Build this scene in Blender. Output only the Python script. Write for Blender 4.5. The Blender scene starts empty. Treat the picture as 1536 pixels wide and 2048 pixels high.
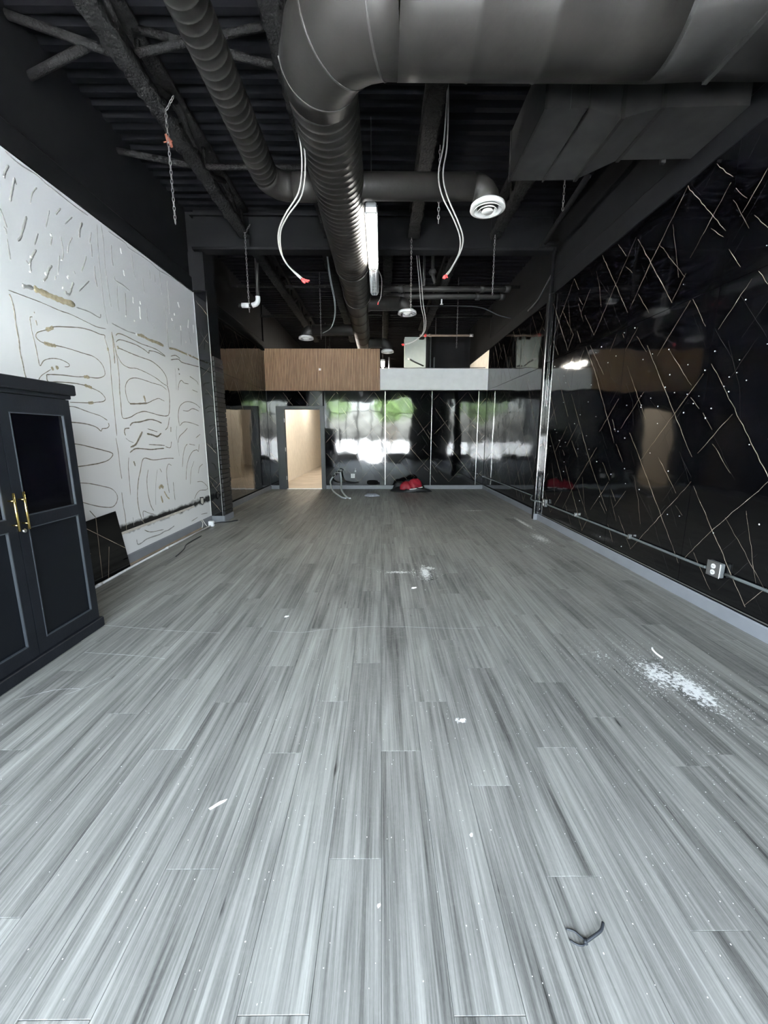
import bpy, math, random
from mathutils import Vector, Matrix
random.seed(7)
scene = bpy.context.scene
COL = scene.collection

# ------------------------------------------------------------------ camera
F_PX, PITCH = 800.0, math.atan(152 / 800.0)
YAW = math.atan(6 / 800.0 * math.cos(PITCH))
cd = bpy.data.cameras.new('camera'); cam = bpy.data.objects.new('camera', cd); COL.objects.link(cam)
cd.sensor_fit = 'HORIZONTAL'; cd.sensor_width = 36.0; cd.lens = 36.0 * F_PX / 1536.0
cd.clip_start = 0.05; cd.clip_end = 300
cam.location = (0, 0, 1.4)
cam.rotation_euler = (math.pi / 2 - PITCH, 0, -YAW)
scene.camera = cam

# ------------------------------------------------------------------ world, sun, exposure
SKY_STRENGTH, SUN_STRENGTH, TUBE, BACK_TUBE = 2.7, 66.0, 48.0, 130.0
w = bpy.data.worlds.new('sky'); scene.world = w; w.use_nodes = True
nt = w.node_tree; nt.nodes.clear()
sky = nt.nodes.new('ShaderNodeTexSky'); sky.sky_type = 'NISHITA'; sky.sun_disc = False
sky.sun_elevation = math.radians(68); sky.sun_rotation = math.radians(0); sky.dust_density = 3.0; sky.air_density = 1.0
bg = nt.nodes.new('ShaderNodeBackground'); bg.inputs[1].default_value = SKY_STRENGTH
wo = nt.nodes.new('ShaderNodeOutputWorld')
hs = nt.nodes.new('ShaderNodeHueSaturation'); hs.inputs['Saturation'].default_value = 0.42
nt.links.new(sky.outputs[0], hs.inputs['Color']); nt.links.new(hs.outputs[0], bg.inputs[0]); nt.links.new(bg.outputs[0], wo.inputs[0])
sl = bpy.data.lights.new('sun', 'SUN'); sl.energy = SUN_STRENGTH; sl.angle = 0.02; sl.color = (1.0, 0.98, 0.96)
so = bpy.data.objects.new('sun', sl); COL.objects.link(so); so.location = (0, 30, 30)
so.rotation_euler = Vector((0.15, -0.32, -0.93)).to_track_quat('-Z', 'Y').to_euler()
for nm, x0, x1, z0, z1 in (('daylight_portal', -2.7, 1.55, 0.1, 3.4),):
    pl = bpy.data.lights.new(nm, 'AREA'); pl.shape = 'RECTANGLE'; pl.size = x1 - x0; pl.size_y = z1 - z0
    pl.cycles.is_portal = True
    po = bpy.data.objects.new(nm, pl); COL.objects.link(po)
    po.location = ((x0 + x1) / 2, -1.38, (z0 + z1) / 2)
    po.rotation_euler = Vector((0, 1, 0)).to_track_quat('-Z', 'Z').to_euler()
vs = scene.view_settings
vs.view_transform = 'Standard'; vs.look = 'None'; vs.gamma = 1.0; vs.exposure = 2.0; vs.use_curve_mapping = False
scene.cycles.sample_clamp_indirect = 6.0
scene.cycles.max_bounces = 9; scene.cycles.diffuse_bounces = 4; scene.cycles.glossy_bounces = 6
scene.cycles.caustics_reflective = False; scene.cycles.caustics_refractive = False

# ------------------------------------------------------------------ traced data
GLUE = [
(7,'b',[(3.286,2.477),(3.434,2.48),(3.59,2.481),(3.775,2.475),(3.907,2.479),(4.095,2.466),(4.231,2.457),(4.373,2.472)]),
(9,'b',[(3.288,2.451),(3.301,2.42),(3.309,2.351),(3.304,2.241),(3.308,2.132),(3.304,2.084),(3.302,2.028),(3.31,1.955),(3.311,1.898),(3.319,1.851)]),
(7,'b',[(3.471,2.341),(3.445,2.327),(3.444,2.276),(3.446,2.21),(3.458,2.117),(3.464,2.02),(3.473,1.967),(3.52,2.015),(3.597,2.046),(3.681,2.057),(3.751,2.05),(3.798,2.032),(3.787,2.011),(3.741,2.002)]),
(10,'b',[(3.498,2.324),(3.505,2.283)]),
(10,'b',[(3.495,2.386),(3.496,2.374)]),
(8,'b',[(4.335,2.372),(4.335,2.403),(4.274,2.397),(4.15,2.402),(4.015,2.392),(3.854,2.36),(3.69,2.321),(3.602,2.277),(3.505,2.234),(3.478,2.206),(3.483,2.18),(3.529,2.161),(3.619,2.16),(3.688,2.167),(3.818,2.17),(3.987,2.165),(4.138,2.159),(4.238,2.111),(4.271,2.043),(4.253,1.998),(4.154,1.963),(3.996,1.952),(3.864,1.935),(3.712,1.927),(3.544,1.908),(3.525,1.89),(3.533,1.85),(3.629,1.86),(3.79,1.872),(3.931,1.872),(4.045,1.857),(4.165,1.828),(4.226,1.778),(4.195,1.744),(4.091,1.726),(4.001,1.713),(3.742,1.698)]),
(26,'t',[(3.588,2.272),(3.631,2.289),(3.675,2.314)]),
(26,'t',[(3.548,2.16),(3.619,2.158),(3.674,2.164)]),
(26,'t',[(3.962,1.948),(4.004,1.953),(4.038,1.952)]),
(26,'t',[(3.956,1.872),(4.013,1.865),(4.054,1.858)]),
(26,'t',[(3.975,1.711),(4.006,1.713),(4.045,1.72)]),
(26,'t',[(3.587,1.96),(3.609,1.969)]),
(26,'t',[(3.638,1.977),(3.667,1.985)]),
(6,'b',[(3.438,1.853),(3.477,1.893),(3.58,1.954)]),
(8,'b',[(3.705,1.661),(3.796,1.661),(3.903,1.639),(4.0,1.619),(4.12,1.597),(4.216,1.558)]),
(9,'b',[(4.227,1.533),(4.231,1.501),(4.192,1.478),(4.124,1.471),(4.101,1.448),(4.044,1.484),(3.944,1.508),(3.815,1.52),(3.701,1.522)]),
(10,'b',[(3.694,1.333),(3.809,1.319),(3.988,1.282),(4.129,1.252),(4.222,1.227),(4.226,1.197),(4.149,1.155),(4.013,1.134),(3.871,1.126),(3.692,1.121)]),
(8,'b',[(3.687,0.976),(3.838,0.953),(4.007,0.908),(4.151,0.86),(4.219,0.79),(4.21,0.723),(4.136,0.675),(4.021,0.689),(3.865,0.735),(3.693,0.801)]),
(8,'b',[(4.335,2.372),(4.364,2.275),(4.377,2.159),(4.361,2.007),(4.352,1.802),(4.343,1.595),(4.336,1.401)]),
(24,'t',[(4.364,2.293),(4.364,2.256)]),
(9,'b',[(3.797,0.697),(3.868,0.614)]),
(42,'t',[(3.527,2.571),(3.607,2.568),(3.737,2.566),(3.85,2.57),(3.972,2.58)]),
(36,'g',[(3.413,2.551),(3.521,2.572)]),
(12,'g',[(3.984,2.562),(4.148,2.571),(4.268,2.558),(4.306,2.562),(4.316,2.597)]),
(8,'b',[(4.317,1.38),(4.327,1.226),(4.325,1.058),(4.331,0.945)]),
(8,'b',[(4.303,0.803),(4.301,0.663),(4.312,0.553),(4.307,0.417),(4.307,0.362)]),
(12,'b',[(4.457,2.465),(4.458,2.37),(4.452,2.236),(4.445,2.149)]),
(10,'b',[(4.521,2.444),(4.567,2.473),(4.671,2.479),(4.845,2.467),(4.985,2.458),(5.136,2.462),(5.323,2.458),(5.503,2.419)]),
(10,'b',[(4.508,2.375),(4.576,2.414),(4.703,2.423),(4.883,2.423),(5.024,2.405),(5.12,2.383),(5.139,2.414),(5.317,2.428),(5.501,2.411)]),
(10,'b',[(4.518,2.322),(4.599,2.32),(4.769,2.309),(4.955,2.303),(5.156,2.298),(5.312,2.26),(5.418,2.209),(5.48,2.143),(5.483,2.051)]),
(24,'b',[(4.521,2.341),(4.536,2.313)]),
(10,'b',[(4.462,2.443),(4.479,2.326),(4.496,2.207),(4.494,2.096),(4.489,1.983),(4.473,1.881),(4.467,1.741),(4.461,1.625),(4.49,1.588),(4.612,1.607),(4.735,1.653),(4.885,1.685),(5.037,1.676),(5.225,1.657),(5.386,1.657),(5.454,1.692),(5.494,1.819),(5.506,1.961),(5.477,2.05)]),
(8,'b',[(4.495,2.256),(4.57,2.17),(4.694,2.146),(4.832,2.159),(5.023,2.143),(5.228,2.108),(5.361,2.067),(5.476,2.043)]),
(8,'b',[(5.451,1.994),(5.326,2.032),(5.133,2.038),(4.955,2.05),(4.788,2.051),(4.669,2.019),(4.597,1.958),(4.575,1.892),(4.586,1.815),(4.63,1.76),(4.78,1.765),(4.967,1.786),(5.12,1.835),(5.236,1.864),(5.32,1.852),(5.368,1.843)]),
(18,'b',[(4.629,1.753),(4.78,1.765),(4.967,1.786)]),
(26,'t',[(4.906,1.858),(4.928,1.846),(4.937,1.798)]),
(14,'b',[(4.583,1.512),(4.645,1.548),(4.788,1.562),(4.969,1.594),(5.101,1.592),(5.25,1.562)]),
(12,'b',[(4.567,1.485),(4.489,1.477),(4.471,1.438),(4.486,1.405)]),
(9,'g',[(4.481,1.379),(4.54,1.345),(4.614,1.327)]),
(20,'b',[(4.549,1.278),(4.644,1.303),(4.729,1.378),(4.802,1.448)]),
(20,'b',[(4.898,1.427),(5.013,1.413),(5.118,1.394),(5.21,1.434)]),
(10,'b',[(4.922,1.485),(5.023,1.468),(5.129,1.451)]),
(14,'b',[(4.526,1.218),(4.635,1.258),(4.777,1.253),(4.952,1.238),(5.117,1.243),(5.247,1.244)]),
(10,'b',[(4.912,1.3),(5.125,1.288),(5.268,1.279)]),
(10,'b',[(5.281,1.266),(5.4,1.247),(5.446,1.326)]),
(8,'b',[(4.494,1.166),(4.467,1.06),(4.459,0.925),(4.447,0.749)]),
(16,'b',[(4.575,1.12),(4.594,1.064)]),
(11,'b',[(5.467,1.103),(5.266,1.113),(4.981,1.11),(4.805,1.142),(4.738,1.11),(4.68,1.001),(4.626,0.907),(4.584,0.785),(4.565,0.675),(4.571,0.559),(4.599,0.453),(4.656,0.367)]),
(9,'b',[(4.842,1.002),(4.8,0.918),(4.781,0.818),(4.784,0.699),(4.812,0.575),(4.863,0.495)]),
(9,'g',[(5.039,0.986),(4.989,0.868),(4.944,0.706),(4.923,0.556)]),
(10,'b',[(5.097,0.996),(5.131,0.947)]),
(9,'b',[(5.386,1.014),(5.312,1.035),(5.253,0.968),(5.241,0.857),(5.253,0.727),(5.265,0.661)]),
(34,'t',[(5.035,0.748),(5.084,0.777),(5.135,0.743)]),
(20,'t',[(5.142,0.702),(5.202,0.621),(5.255,0.581)]),
(28,'t',[(5.06,0.651),(5.086,0.56)]),
(8,'b',[(5.391,0.792),(5.385,0.677),(5.392,0.543)]),
(8,'b',[(4.637,0.459),(4.65,0.53),(4.756,0.488),(4.868,0.451)]),
(14,'g',[(4.463,0.238),(4.474,0.177),(4.545,0.172),(4.647,0.19),(4.776,0.187),(4.94,0.177),(5.058,0.188),(5.148,0.183),(5.31,0.204)]),
(9,'b',[(4.632,0.306),(4.762,0.252),(5.034,0.218)]),
(9,'b',[(5.461,1.645),(5.437,1.604),(5.39,1.517),(5.321,1.476)]),
(12,'b',[(5.467,1.518),(5.455,1.454)]),
(7,'g',[(5.731,2.304),(5.73,2.177),(5.709,2.014)]),
(9,'b',[(5.76,2.019),(5.793,2.104),(5.874,2.167),(5.958,2.141),(6.087,2.144)]),
(9,'b',[(6.147,2.259),(6.278,2.234),(6.375,2.211),(6.409,2.17)]),
(9,'b',[(5.702,1.54),(5.693,1.672),(5.75,1.79),(5.867,1.856),(6.019,1.891),(6.211,1.883),(6.327,1.856),(6.405,1.825)]),
(10,'b',[(5.848,1.755),(5.993,1.755),(6.155,1.8),(6.354,1.776)]),
(9,'b',[(5.719,1.54),(5.834,1.594),(6.037,1.592),(6.311,1.555)]),
(9,'b',[(5.623,1.307),(5.673,1.39),(5.826,1.458),(5.928,1.511)]),
(9,'b',[(5.678,0.967),(5.725,1.118),(5.801,1.236),(5.884,1.286)]),
(9,'b',[(5.749,0.778),(5.802,0.958),(5.903,1.092),(6.035,1.175),(6.178,1.192),(6.215,1.168),(6.266,1.278)]),
(8,'b',[(5.866,0.703),(5.922,0.895),(6.046,1.03)]),
(9,'b',[(6.151,0.838),(6.211,0.926),(6.325,0.965)]),
(9,'b',[(5.94,1.285),(6.131,1.263)]),
(9,'b',[(6.086,0.714),(6.273,0.693),(6.434,0.595),(6.38,0.553),(6.163,0.572),(6.031,0.534),(5.958,0.471)]),
(10,'b',[(5.646,2.445),(5.782,2.479),(5.896,2.46)]),
(12,'b',[(5.637,2.397),(5.841,2.442),(5.94,2.419),(6.199,2.429),(6.483,2.444)]),
(9,'b',[(6.189,2.074),(6.366,2.058)]),
(9,'b',[(6.172,1.371),(6.328,1.426)]),
(8,'g',[(5.634,1.538),(5.595,1.423),(5.613,1.258),(5.621,1.124)]),
(9,'b',[(5.8,0.163),(6.004,0.181)]),
(9,'b',[(6.135,0.203),(6.353,0.18)]),
(8,'g',[(4.444,0.499),(4.443,0.4)]),
(20,'b',[(5.817,2.318),(5.83,2.295)]),
(20,'b',[(5.833,2.255),(5.836,2.236)]),
(7,'g',[(5.722,3.161),(5.635,2.868),(5.603,2.544)]),
(12,'g',[(4.474,2.553),(4.601,2.543),(4.747,2.537),(4.884,2.548)]),
(30,'t',[(4.917,2.543),(5.028,2.555),(5.151,2.542),(5.34,2.548),(5.482,2.542)]),
(24,'t',[(5.617,2.54),(5.797,2.56),(6.074,2.558),(6.302,2.559),(6.503,2.551)]),
(9,'g',[(4.428,3.449),(4.404,3.243),(4.39,3.006),(4.387,2.769),(4.394,2.633),(4.406,2.525)]),
(9,'g',[(4.491,3.478),(4.499,3.323),(4.479,3.107),(4.486,2.938),(4.493,2.802),(4.499,2.712)]),
(9,'g',[(4.98,3.403),(4.979,3.26),(5.0,3.154)]),
(9,'g',[(4.309,3.229),(4.296,3.108)]),
(9,'g',[(4.643,2.971),(4.624,2.843),(4.622,2.705)]),
(9,'g',[(5.157,3.225),(5.153,3.128),(5.17,3.062)]),
(9,'g',[(5.321,3.372),(5.325,3.268)]),
(9,'g',[(5.431,3.364),(5.428,3.263)]),
(9,'g',[(5.565,3.455),(5.554,3.306),(5.555,3.178)]),
(9,'g',[(5.739,3.396),(5.736,3.236),(5.726,2.991)]),
(9,'g',[(5.169,2.941),(5.168,2.737)]),
(9,'g',[(5.601,3.053),(5.61,2.958),(5.615,2.844),(5.608,2.617),(5.62,2.538)]),
(9,'g',[(5.282,2.758),(5.294,2.693)]),
(9,'g',[(5.831,2.89),(5.835,2.807)]),
(9,'g',[(6.224,2.912),(6.28,2.733)]),
(9,'g',[(5.995,2.846),(5.967,2.647)]),
(9,'g',[(4.599,3.468),(4.703,3.47),(4.876,3.478),(4.936,3.452),(5.16,3.468),(5.372,3.473),(5.565,3.455),(5.84,3.485),(6.142,3.499),(6.52,3.488)]),
(13,'g',[(4.621,3.348),(4.607,3.246),(4.611,3.143)]),
(13,'g',[(4.313,3.036),(4.305,2.942),(4.317,2.847)]),
(13,'g',[(4.617,3.054),(4.621,3.013),(4.736,3.01),(4.861,2.992)]),
(13,'g',[(4.773,2.941),(4.753,2.772),(4.737,2.685)]),
(24,'w',[(4.784,3.388),(4.785,3.332)]),
(24,'w',[(4.793,3.176),(4.794,3.118)]),
(24,'w',[(4.918,2.943),(4.906,2.877)]),
(24,'w',[(5.051,2.941),(5.051,2.906)]),
(24,'w',[(5.031,2.876),(5.026,2.811),(5.019,2.738)]),
(24,'w',[(4.891,2.696),(4.897,2.674)]),
(24,'w',[(4.733,2.699),(4.741,2.686)]),
(24,'w',[(5.983,3.213),(6.013,3.156)]),
(24,'w',[(5.765,2.947),(5.779,2.923)]),
(24,'w',[(5.849,3.034),(5.854,3.008)]),
(24,'w',[(6.264,3.061),(6.225,2.942)]),
(24,'w',[(6.408,3.028),(6.397,2.913)]),
(24,'w',[(6.004,2.916),(5.997,2.856)]),
(24,'w',[(5.707,2.648),(5.725,2.643)]),
(24,'w',[(6.11,2.727),(6.124,2.718)]),
(24,'w',[(4.896,2.553),(4.916,2.536)]),
(24,'w',[(6.112,2.563),(6.176,2.55)]),
(24,'w',[(6.261,2.571),(6.282,2.559)]),
(20,'g',[(3.462,3.397),(3.424,3.337),(3.403,3.282)]),
(20,'g',[(3.503,3.34),(3.469,3.252),(3.427,3.141)]),
(20,'g',[(3.564,3.106),(3.519,3.009),(3.477,2.92),(3.44,2.878)]),
(20,'g',[(4.212,3.363),(4.166,3.286),(4.147,3.211)]),
(20,'g',[(3.611,2.885),(3.547,2.795),(3.528,2.74),(3.522,2.689)]),
(20,'g',[(3.758,2.824),(3.719,2.781),(3.68,2.709),(3.637,2.662)]),
(20,'g',[(3.991,2.772),(3.954,2.711),(3.918,2.651),(3.884,2.647),(3.878,2.665)]),
(12,'g',[(3.504,3.327),(3.513,3.298)]),
(12,'g',[(3.715,3.387),(3.658,3.318),(3.621,3.225)]),
(12,'g',[(3.328,3.047),(3.345,2.995),(3.363,2.932)]),
(12,'g',[(3.331,2.925),(3.349,2.914),(3.35,2.881)]),
(12,'g',[(3.348,2.852),(3.348,2.768),(3.347,2.705)]),
(12,'g',[(3.817,3.272),(3.748,3.108)]),
(12,'g',[(3.954,3.355),(3.883,3.273)]),
(12,'g',[(4.087,3.351),(3.979,3.244)]),
(12,'g',[(3.657,3.024),(3.601,2.917)]),
(12,'g',[(3.491,2.761),(3.514,2.743)]),
(12,'g',[(3.8,3.091),(3.802,3.057),(3.776,2.988)]),
(12,'g',[(3.907,3.113),(3.917,2.995),(3.883,2.915)]),
(12,'g',[(4.052,3.17),(3.997,3.089),(3.968,3.009)]),
(12,'g',[(4.212,3.08),(4.177,3.009),(4.114,2.907)]),
(12,'g',[(4.328,3.338),(4.283,3.221)]),
(12,'g',[(4.208,2.862),(4.046,2.717)]),
(12,'g',[(3.784,2.753),(3.773,2.719)]),
(12,'g',[(4.016,2.878),(4.032,2.856)]),
(12,'g',[(4.305,3.219),(4.293,3.098)]),
(12,'g',[(4.309,3.03),(4.303,2.909),(4.319,2.84)]),
(12,'g',[(3.862,2.946),(3.815,2.777)]),
(12,'g',[(3.453,3.489),(3.518,3.474),(3.605,3.474),(3.73,3.488),(3.81,3.474),(3.904,3.473),(4.041,3.468),(4.17,3.466),(4.309,3.472)]),
(22,'w',[(3.554,2.813),(3.542,2.794)]),
(22,'w',[(3.517,2.693),(3.518,2.681)]),
(22,'w',[(3.52,2.749),(3.524,2.744)]),
(22,'w',[(3.797,3.083),(3.798,3.064)]),
(22,'w',[(3.88,2.92),(3.883,2.911)]),
(22,'w',[(3.683,2.742),(3.671,2.719)]),
(22,'w',[(3.944,2.81),(3.92,2.785)]),
(22,'w',[(3.843,2.683),(3.85,2.68)]),
(22,'w',[(3.52,2.573),(3.526,2.565)]),
]
VEINS = ([(5,[(0.931,2.41),(1.112,2.147)]),(4,[(0.553,2.022),(0.903,2.41)]),(6,[(0.539,1.939),(1.098,1.177)]),(5,[(0.721,2.036),(1.042,1.69)]),(4,[(1.196,1.809),(0.497,1.025)]),(6,[(0.358,1.177),(0.721,0.734),(1.084,0.277)]),(5,[(0.749,1.066),(1.042,0.762)]),(4,[(1.196,0.878),(0.497,0.083)]),(4,[(0.011,0.665),(0.134,0.54)]),(4,[(0.302,0.679),(0.106,0.457)]),(5,[(0.0,0.291),(0.162,0.069)]),(4,[(0.218,0.388),(0.497,0.083)]),(2,[(0.358,0.845),(0.805,0.429)]),(3,[(0.414,0.845),(0.525,0.623),(0.609,0.374)]),(5,[(0.022,1.177),(0.19,0.983)]),(3,[(0.19,2.285),(0.386,2.091)]),(3,[(0.19,2.368),(0.006,2.175)]),(4,[(1.056,1.593),(1.202,1.454)]),(2,[(0.525,1.621),(0.889,1.316)]),(3,[(1.056,0.651),(1.196,0.54)]),(3,[(0.19,0.319),(0.006,0.596)]),(2,[(0.078,1.842),(0.246,1.621),(0.302,1.371)]),(4,[(0.078,2.008),(0.497,1.427)]),(3,[(0.414,1.704),(0.078,1.344)]),(2,[(0.693,0.596),(0.972,0.18),(1.084,0.042)])],
[(6,[(0.335,2.396),(0.601,2.064),(1.104,1.316)]),(4,[(0.433,2.396),(0.824,1.981)]),(4,[(0.279,2.368),(0.042,2.091)]),(6,[(0.126,1.704),(0.713,0.928),(1.104,0.485)]),(3,[(0.008,1.454),(0.126,1.316)]),(4,[(0.293,1.427),(0.014,1.122)]),(5,[(0.154,1.205),(0.363,0.983)]),(4,[(1.188,1.676),(0.852,1.316)]),(4,[(0.824,1.122),(0.293,0.54),(0.014,0.18)]),(6,[(0.07,0.789),(0.685,0.014)]),(5,[(0.126,0.291),(0.349,0.042)]),(4,[(1.16,0.734),(0.824,0.346)]),(5,[(0.992,0.956),(1.174,0.762)]),(5,[(1.104,1.454),(1.188,1.316)]),(5,[(1.02,0.485),(1.16,0.36)]),(3,[(0.377,0.651),(0.796,0.208)]),(3,[(0.545,0.734),(0.629,0.485),(0.713,0.235)]),(2,[(0.796,2.258),(0.992,1.925),(1.188,1.814)]),(3,[(1.02,2.396),(0.908,2.23)]),(5,[(1.132,2.368),(1.202,2.271)]),(2,[(0.154,1.981),(0.321,1.621),(0.377,1.371)]),(3,[(0.796,0.235),(0.657,0.042)])])
WIRE_A = [(-0.867,3.6,4.551),(-0.795,3.6,4.306),(-0.713,3.6,3.99),(-0.633,3.6,3.695),(-0.618,3.6,3.491),(-0.653,3.6,3.3),(-0.767,3.6,3.14),(-0.825,3.6,3.014),(-0.819,3.6,2.886),(-0.763,3.6,2.775),(-0.657,3.6,2.67)]
WIRE_B = [(0.584,4.15,4.3),(0.566,4.15,3.973),(0.527,4.15,3.756),(0.563,4.15,3.575),(0.681,4.15,3.37),(0.742,4.15,3.224),(0.737,4.15,3.097),(0.67,4.15,2.968),(0.62,4.15,2.907)]
WIRE_C = [(0.596,7.1,4.555),(0.575,7.1,4.338),(0.622,7.1,3.896),(0.661,7.1,3.518),(0.715,7.1,3.288),(0.702,7.1,3.094),(0.571,7.1,2.96),(0.387,7.1,2.913)]
WIRE_D = [(-0.905,7.0,4.611),(-0.866,7.0,4.292),(-0.814,7.0,3.857),(-0.757,7.0,3.56),(-0.754,7.0,3.335),(-0.816,7.0,3.144),(-0.957,7.0,3.052)]
CHAINS = [(-1.879, 4.105, 4.17, 3.312), (-1.904, 6.252, 4.17, 3.159), (0.586, 4.536, 4.17, 3.53), (1.978, 4.869, 4.17, 3.789), (1.623, 6.298, 4.17, 3.43), (-1.216, 8.677, 4.17, 3.323), (1.6, 8.956, 4.17, 3.22), (0.443, 6.38, 4.17, 3.221)]
SCUFFS = [[(-0.824, 2.716), (-0.589, 2.691), (-0.379, 2.743), (-0.009, 2.78), (0.436, 2.753), (0.729, 2.735)], [(-2.102, 2.819), (-1.708, 2.753), (-1.507, 2.721), (-1.167, 2.688)], [(-1.95, 2.428), (-1.563, 2.383), (-1.382, 2.346)], [(-1.741, 1.987), (-1.661, 2.067), (-1.601, 2.148)], [(-1.978, 1.946), (-1.831, 2.032), (-1.697, 2.04)], [(-0.148, 4.147), (0.196, 3.968), (0.457, 3.981)]]


# ------------------------------------------------------------------ materials
MATS = {}
def mat(name, col, rough=0.6, metal=0.0, spec=0.5, bump=0.0, bscale=40.0, var=0.0, vscale=6.0, emit=None, estr=0.0, coat=0.0):
    if name in MATS: return MATS[name]
    m = bpy.data.materials.new(name); m.use_nodes = True; t = m.node_tree
    b = t.nodes['Principled BSDF']
    b.inputs['Base Color'].default_value = (*col, 1); b.inputs['Roughness'].default_value = rough
    b.inputs['Metallic'].default_value = metal; b.inputs['Specular IOR Level'].default_value = spec
    b.inputs['Coat Weight'].default_value = coat
    if emit: b.inputs['Emission Color'].default_value = (*emit, 1); b.inputs['Emission Strength'].default_value = estr
    if var or bump:
        g = t.nodes.new('ShaderNodeNewGeometry')
    if var:
        n = t.nodes.new('ShaderNodeTexNoise'); n.inputs['Scale'].default_value = vscale; n.inputs['Detail'].default_value = 5
        t.links.new(g.outputs['Position'], n.inputs['Vector'])
        r = t.nodes.new('ShaderNodeMapRange'); r.inputs['From Min'].default_value = .3; r.inputs['From Max'].default_value = .7
        r.inputs['To Min'].default_value = 1 - var; r.inputs['To Max'].default_value = 1 + var
        t.links.new(n.outputs['Fac'], r.inputs['Value'])
        x = t.nodes.new('ShaderNodeVectorMath'); x.operation = 'SCALE'; x.inputs[0].default_value = col
        t.links.new(r.outputs[0], x.inputs['Scale']); t.links.new(x.outputs[0], b.inputs['Base Color'])
    if bump:
        n2 = t.nodes.new('ShaderNodeTexNoise'); n2.inputs['Scale'].default_value = bscale; n2.inputs['Detail'].default_value = 4
        t.links.new(g.outputs['Position'], n2.inputs['Vector'])
        bm = t.nodes.new('ShaderNodeBump'); bm.inputs['Strength'].default_value = bump; bm.inputs['Distance'].default_value = .02
        t.links.new(n2.outputs['Fac'], bm.inputs['Height']); t.links.new(bm.outputs[0], b.inputs['Normal'])
    MATS[name] = m; return m

BLACKPAINT = mat('black_ceiling_paint', (.0058, .0058, .0064), .8, spec=.10, var=.25, vscale=3)
DECKPAINT = mat('black_deck_paint', (.005, .005, .006), .9, spec=.06)
JOISTPAINT = mat('sprayed_joist_black', (.0145, .014, .0138), .95, spec=.1, bump=.9, bscale=45, var=.3, vscale=25)
DUCT = mat('black_painted_duct', (.0122, .0112, .0102), .5, spec=.22, var=.3, vscale=4, bump=.12, bscale=14)
DUCTDARK = mat('black_painted_sheet_metal', (.022, .0212, .0205), .5, spec=.22, var=.3, vscale=5)
CREAM = mat('bare_cream_wall', (.74, .68, .59), .85, var=.06)
WHITEBAND = mat('white_painted_header', (.87, .88, .87), .7, var=.04)
GREYBASE = mat('grey_vinyl_baseboard', (.215, .225, .245), .5, var=.06)
CABBLACK = mat('black_painted_wood', (.008, .0092, .012), .45, spec=.22, bump=.05, bscale=60, var=.2)
CABEDGE = mat('black_bead_highlight', (.04, .045, .052), .35, spec=.4)  # paler bead colour paints in the highlight along the door panel edges
CABGLASS = mat('dark_cabinet_panel', (.002, .002, .003), .08, spec=.25)
BRASS = mat('brushed_brass', (.85, .62, .22), .25, metal=1)
CHROME = mat('aluminium_trim', (.78, .78, .77), .22, metal=1)
STEEL = mat('galvanised_conduit', (.62, .63, .64), .38, metal=1, var=.1)
DARKCONDUIT = mat('painted_conduit', (.12, .135, .135), .4, var=.2)
BOXGREY = mat('grey_outlet_box', (.17, .18, .18), .4, metal=.3, var=.15)
WHITEPLASTIC = mat('white_plastic', (.8, .8, .78), .4)
GRILLE = mat('white_painted_grille', (.78, .77, .74), .45)
DARKSLOT = mat('dark_slot', (.02, .02, .02), .6)
WIRE = mat('metal_clad_cable', (.34, .33, .31), .45, metal=.4)
REDNUT = mat('red_wire_connector', (.75, .05, .05), .4)
CHAIN = mat('grimy_chain', (.16, .155, .15), .45, metal=.5)
GLUEB = mat('brown_adhesive', (.17, .15, .112), .6, var=.25, vscale=20)
GLUEG = mat('grey_adhesive_smear', (.30, .30, .285), .6, var=.15, vscale=20)
GLUET = mat('torn_paper_tan', (.36, .31, .21), .85, var=.3, vscale=30)
GLUEW = mat('bare_gypsum_white', (.92, .92, .90), .8)
TUBEON = mat('lit_tube', (1, 1, 1), .4, emit=(1.0, .96, .88), estr=TUBE)
BACKTUBE = mat('lit_back_tube', (1, 1, 1), .4, emit=(1.0, .92, .80), estr=BACK_TUBE)
TUBEOFF = mat('unlit_tube', (.7, .7, .7), .25)
HOUSING = mat('light_housing', (.30, .30, .30), .4, metal=.3)
CONCRETE = mat('bare_concrete', (.40, .34, .27), .8, var=.15, vscale=2)
FRAMEMETAL = mat('dark_storefront_frame', (.03, .03, .032), .4)
SLAB = mat('sub_floor', (.1, .1, .1), .9)
DOORFRAME = mat('dark_grey_door_frame', (.045, .048, .052), .45)
PAVE = mat('sunlit_pavement', (.57, .58, .59), .9, var=.1, vscale=.5)
LEAF = mat('green_leaves', (.14, .24, .06), .6, var=.4, vscale=2)
BARK = mat('bark', (.12, .09, .06), .9)
REDCLOTH = mat('red_fabric', (.30, .010, .025), .6, var=.3, vscale=15)
BLACKCLOTH = mat('black_bag_fabric', (.012, .012, .013), .5, bump=.2)
GREYCLOTH = mat('grey_rag', (.30, .31, .35), .9, var=.25, vscale=25)
HOSE = mat('pale_flexible_conduit', (.52, .56, .57), .45)
GREENBOARD = mat('green_gypsum_board', (.42, .47, .44), .85, var=.06)
BROWNPIPE = mat('bare_pipe', (.20, .15, .12), .5)
CHIP = mat('plaster_crumbs', (.9, .9, .87), .9)
BLACKWIRE = mat('black_wire', (.015, .018, .022), .5)
BLACKBRICK = mat('black_stacked_brick', (.020, .019, .019), .55, bump=.3, bscale=30)
VEINMAT = mat('vein_print', (.30, .25, .19), .10, var=.55, vscale=9)
VEINTHIN = mat('vein_print_faint', (.06, .056, .052), .10, var=.5, vscale=5)
SPECK = mat('white_speck', (.9, .9, .9), .5)
ORANGE = mat('rusty_red_clip', (.16, .045, .025), .7)
RUBBLEDARK = mat('black_overspray', (.012, .012, .013), .8)

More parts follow.
